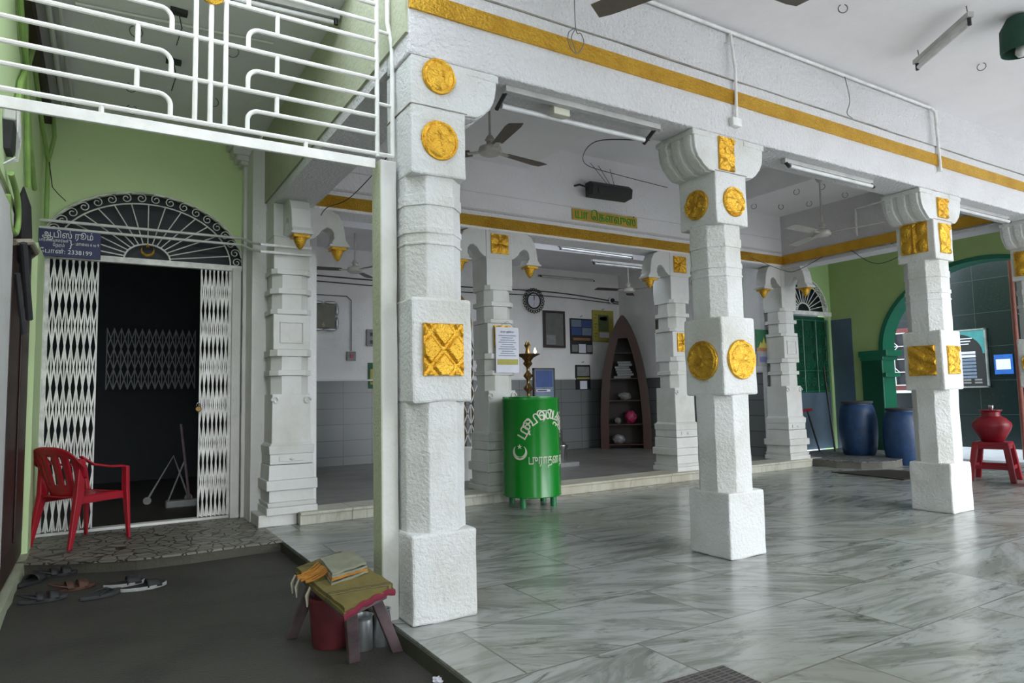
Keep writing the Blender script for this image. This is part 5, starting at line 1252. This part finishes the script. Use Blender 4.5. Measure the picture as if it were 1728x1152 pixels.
obj('pot_body', lathe(B(), [(.001, 0), (.10, 0), (.115, .01), (.185, .14), (.20, .185), (.195, .22), (.14, .275), (.10, .295), (.095, .31), (.095, .345), (.115, .36), (.115, .37), (.08, .365), (.001, .36)], 36), M['redd'], wp, smooth=True)
obj('tumbler', lathe(B(), [(.02, .365), (.028, .42), (.026, .42), (.018, .37)], 16, (.02, 0, 0)), M['steel'], wp, smooth=True)

# ================================================================== LEFT WALL OBJECTS
dr = struct('door_1', box(B(), -.5, -.475, 4.75, 6.25, .02, 2.25), M['brown'])
obj('door_panel', box(B(), -.475, -.462, 4.9, 5.4, .2, 2.0), M['brown'], dr, bev=.006); obj('door_panel', box(B(), -.475, -.462, 5.6, 6.1, .2, 2.0), M['brown'], dr, bev=.006)
struct('wall_left_pier', wobble(box(B(), -.52, -.44, 6.3, 7.05, GZ, 2.36), .005, 5, .15), M['green'])
struct('wall_left_upper', box(B(), -.5, -.485, 3.5, 7.05, 2.36, ZC), M['green'])
struct('trim_12', wobble(box(B(), -.5, -.43, 3.2, 6.35, GZ, .0), .01, 5, .15), M['pist'])
struct('trim_13', box(B(), -.5, -.45, 3.8, 4.72, GZ, 2.2), M['grey'])
fl_ = thing('flood_lamp', 'grey metal floodlight box strapped high on the left wall', 'lamp', (-.455, 4.5, 2.60))
obj('housing', box(B(), -.03, .03, -.12, .22, .03, .11), M['fix'], fl_, bev=.01); bm = B(); loft(bm, [[(-.03, -.11, .03), (.02, -.11, .03), (.02, .21, .03), (-.03, .21, .03)], [(-.03, -.03, -.10), (.0, -.03, -.10), (.0, .13, -.10), (-.03, .13, -.10)]]); obj('reflector', bm, M['sandalg'], fl_)
for i in range(3): obj('strap_wire', tube(B(), [(.035, -.12+i*.05, .12), (.035, -.08+i*.08, -.02), (.02, .05+i*.04, -.12), (-.03, .0, -.18)], .004, 6), M['pipew'], fl_)
um = thing('folded_umbrella', 'black folded cloth bundle tied on the left wall beside the office sign', 'bundle', (-.45, 5.3, 2.10))
bm = B(); lathe(bm, [(.01, -.42), (.05, -.3), (.09, -.1), (.12, .1), (.08, .3), (.01, .42)], 16)
for v in bm.verts: v.co += noise.noise_vector(v.co*8)*.03; v.co.x *= .45
xf(bm, Matrix.Rotation(math.radians(12), 4, 'X')); obj('cloth', bm, M['cloth'], um, smooth=True)
obj('tie', tube(B(), [(-.02, -.35, -.02), (.05, -.15, .03), (.06, .12, .02), (.0, .25, -.01)], .02, 8), M['rope'], um, smooth=True)
obj('strut', tube(B(), [(.03, -.35, -.02), (.05, -.05, -.45)], .02, 8), M['sandalg'], um); obj('strut', tube(B(), [(.0, -.30, -.2), (.03, -.12, -.55)], .016, 8), M['sandalg'], um)
lf = pipe('conduit', 'curled green cable loop hanging under the floodlight', [(-.46, 4.6, 2.40), (-.45, 4.85, 2.33), (-.45, 4.95, 2.2), (-.45, 4.8, 2.1), (-.46, 4.6, 2.12), (-.46, 4.5, 2.25)], .016, M['greenpipe'], 'cable')
tw = tag(obj('dry_twigs', tube(B(), [(-.43, 6.94, 3.2), (-.40, 6.93, 2.98), (-.36, 6.93, 2.93), (-.30, 6.93, 2.87)], .004, 5), M['cable'], None), 'wisp of dark dry twigs hanging by the green conduit', 'twigs')
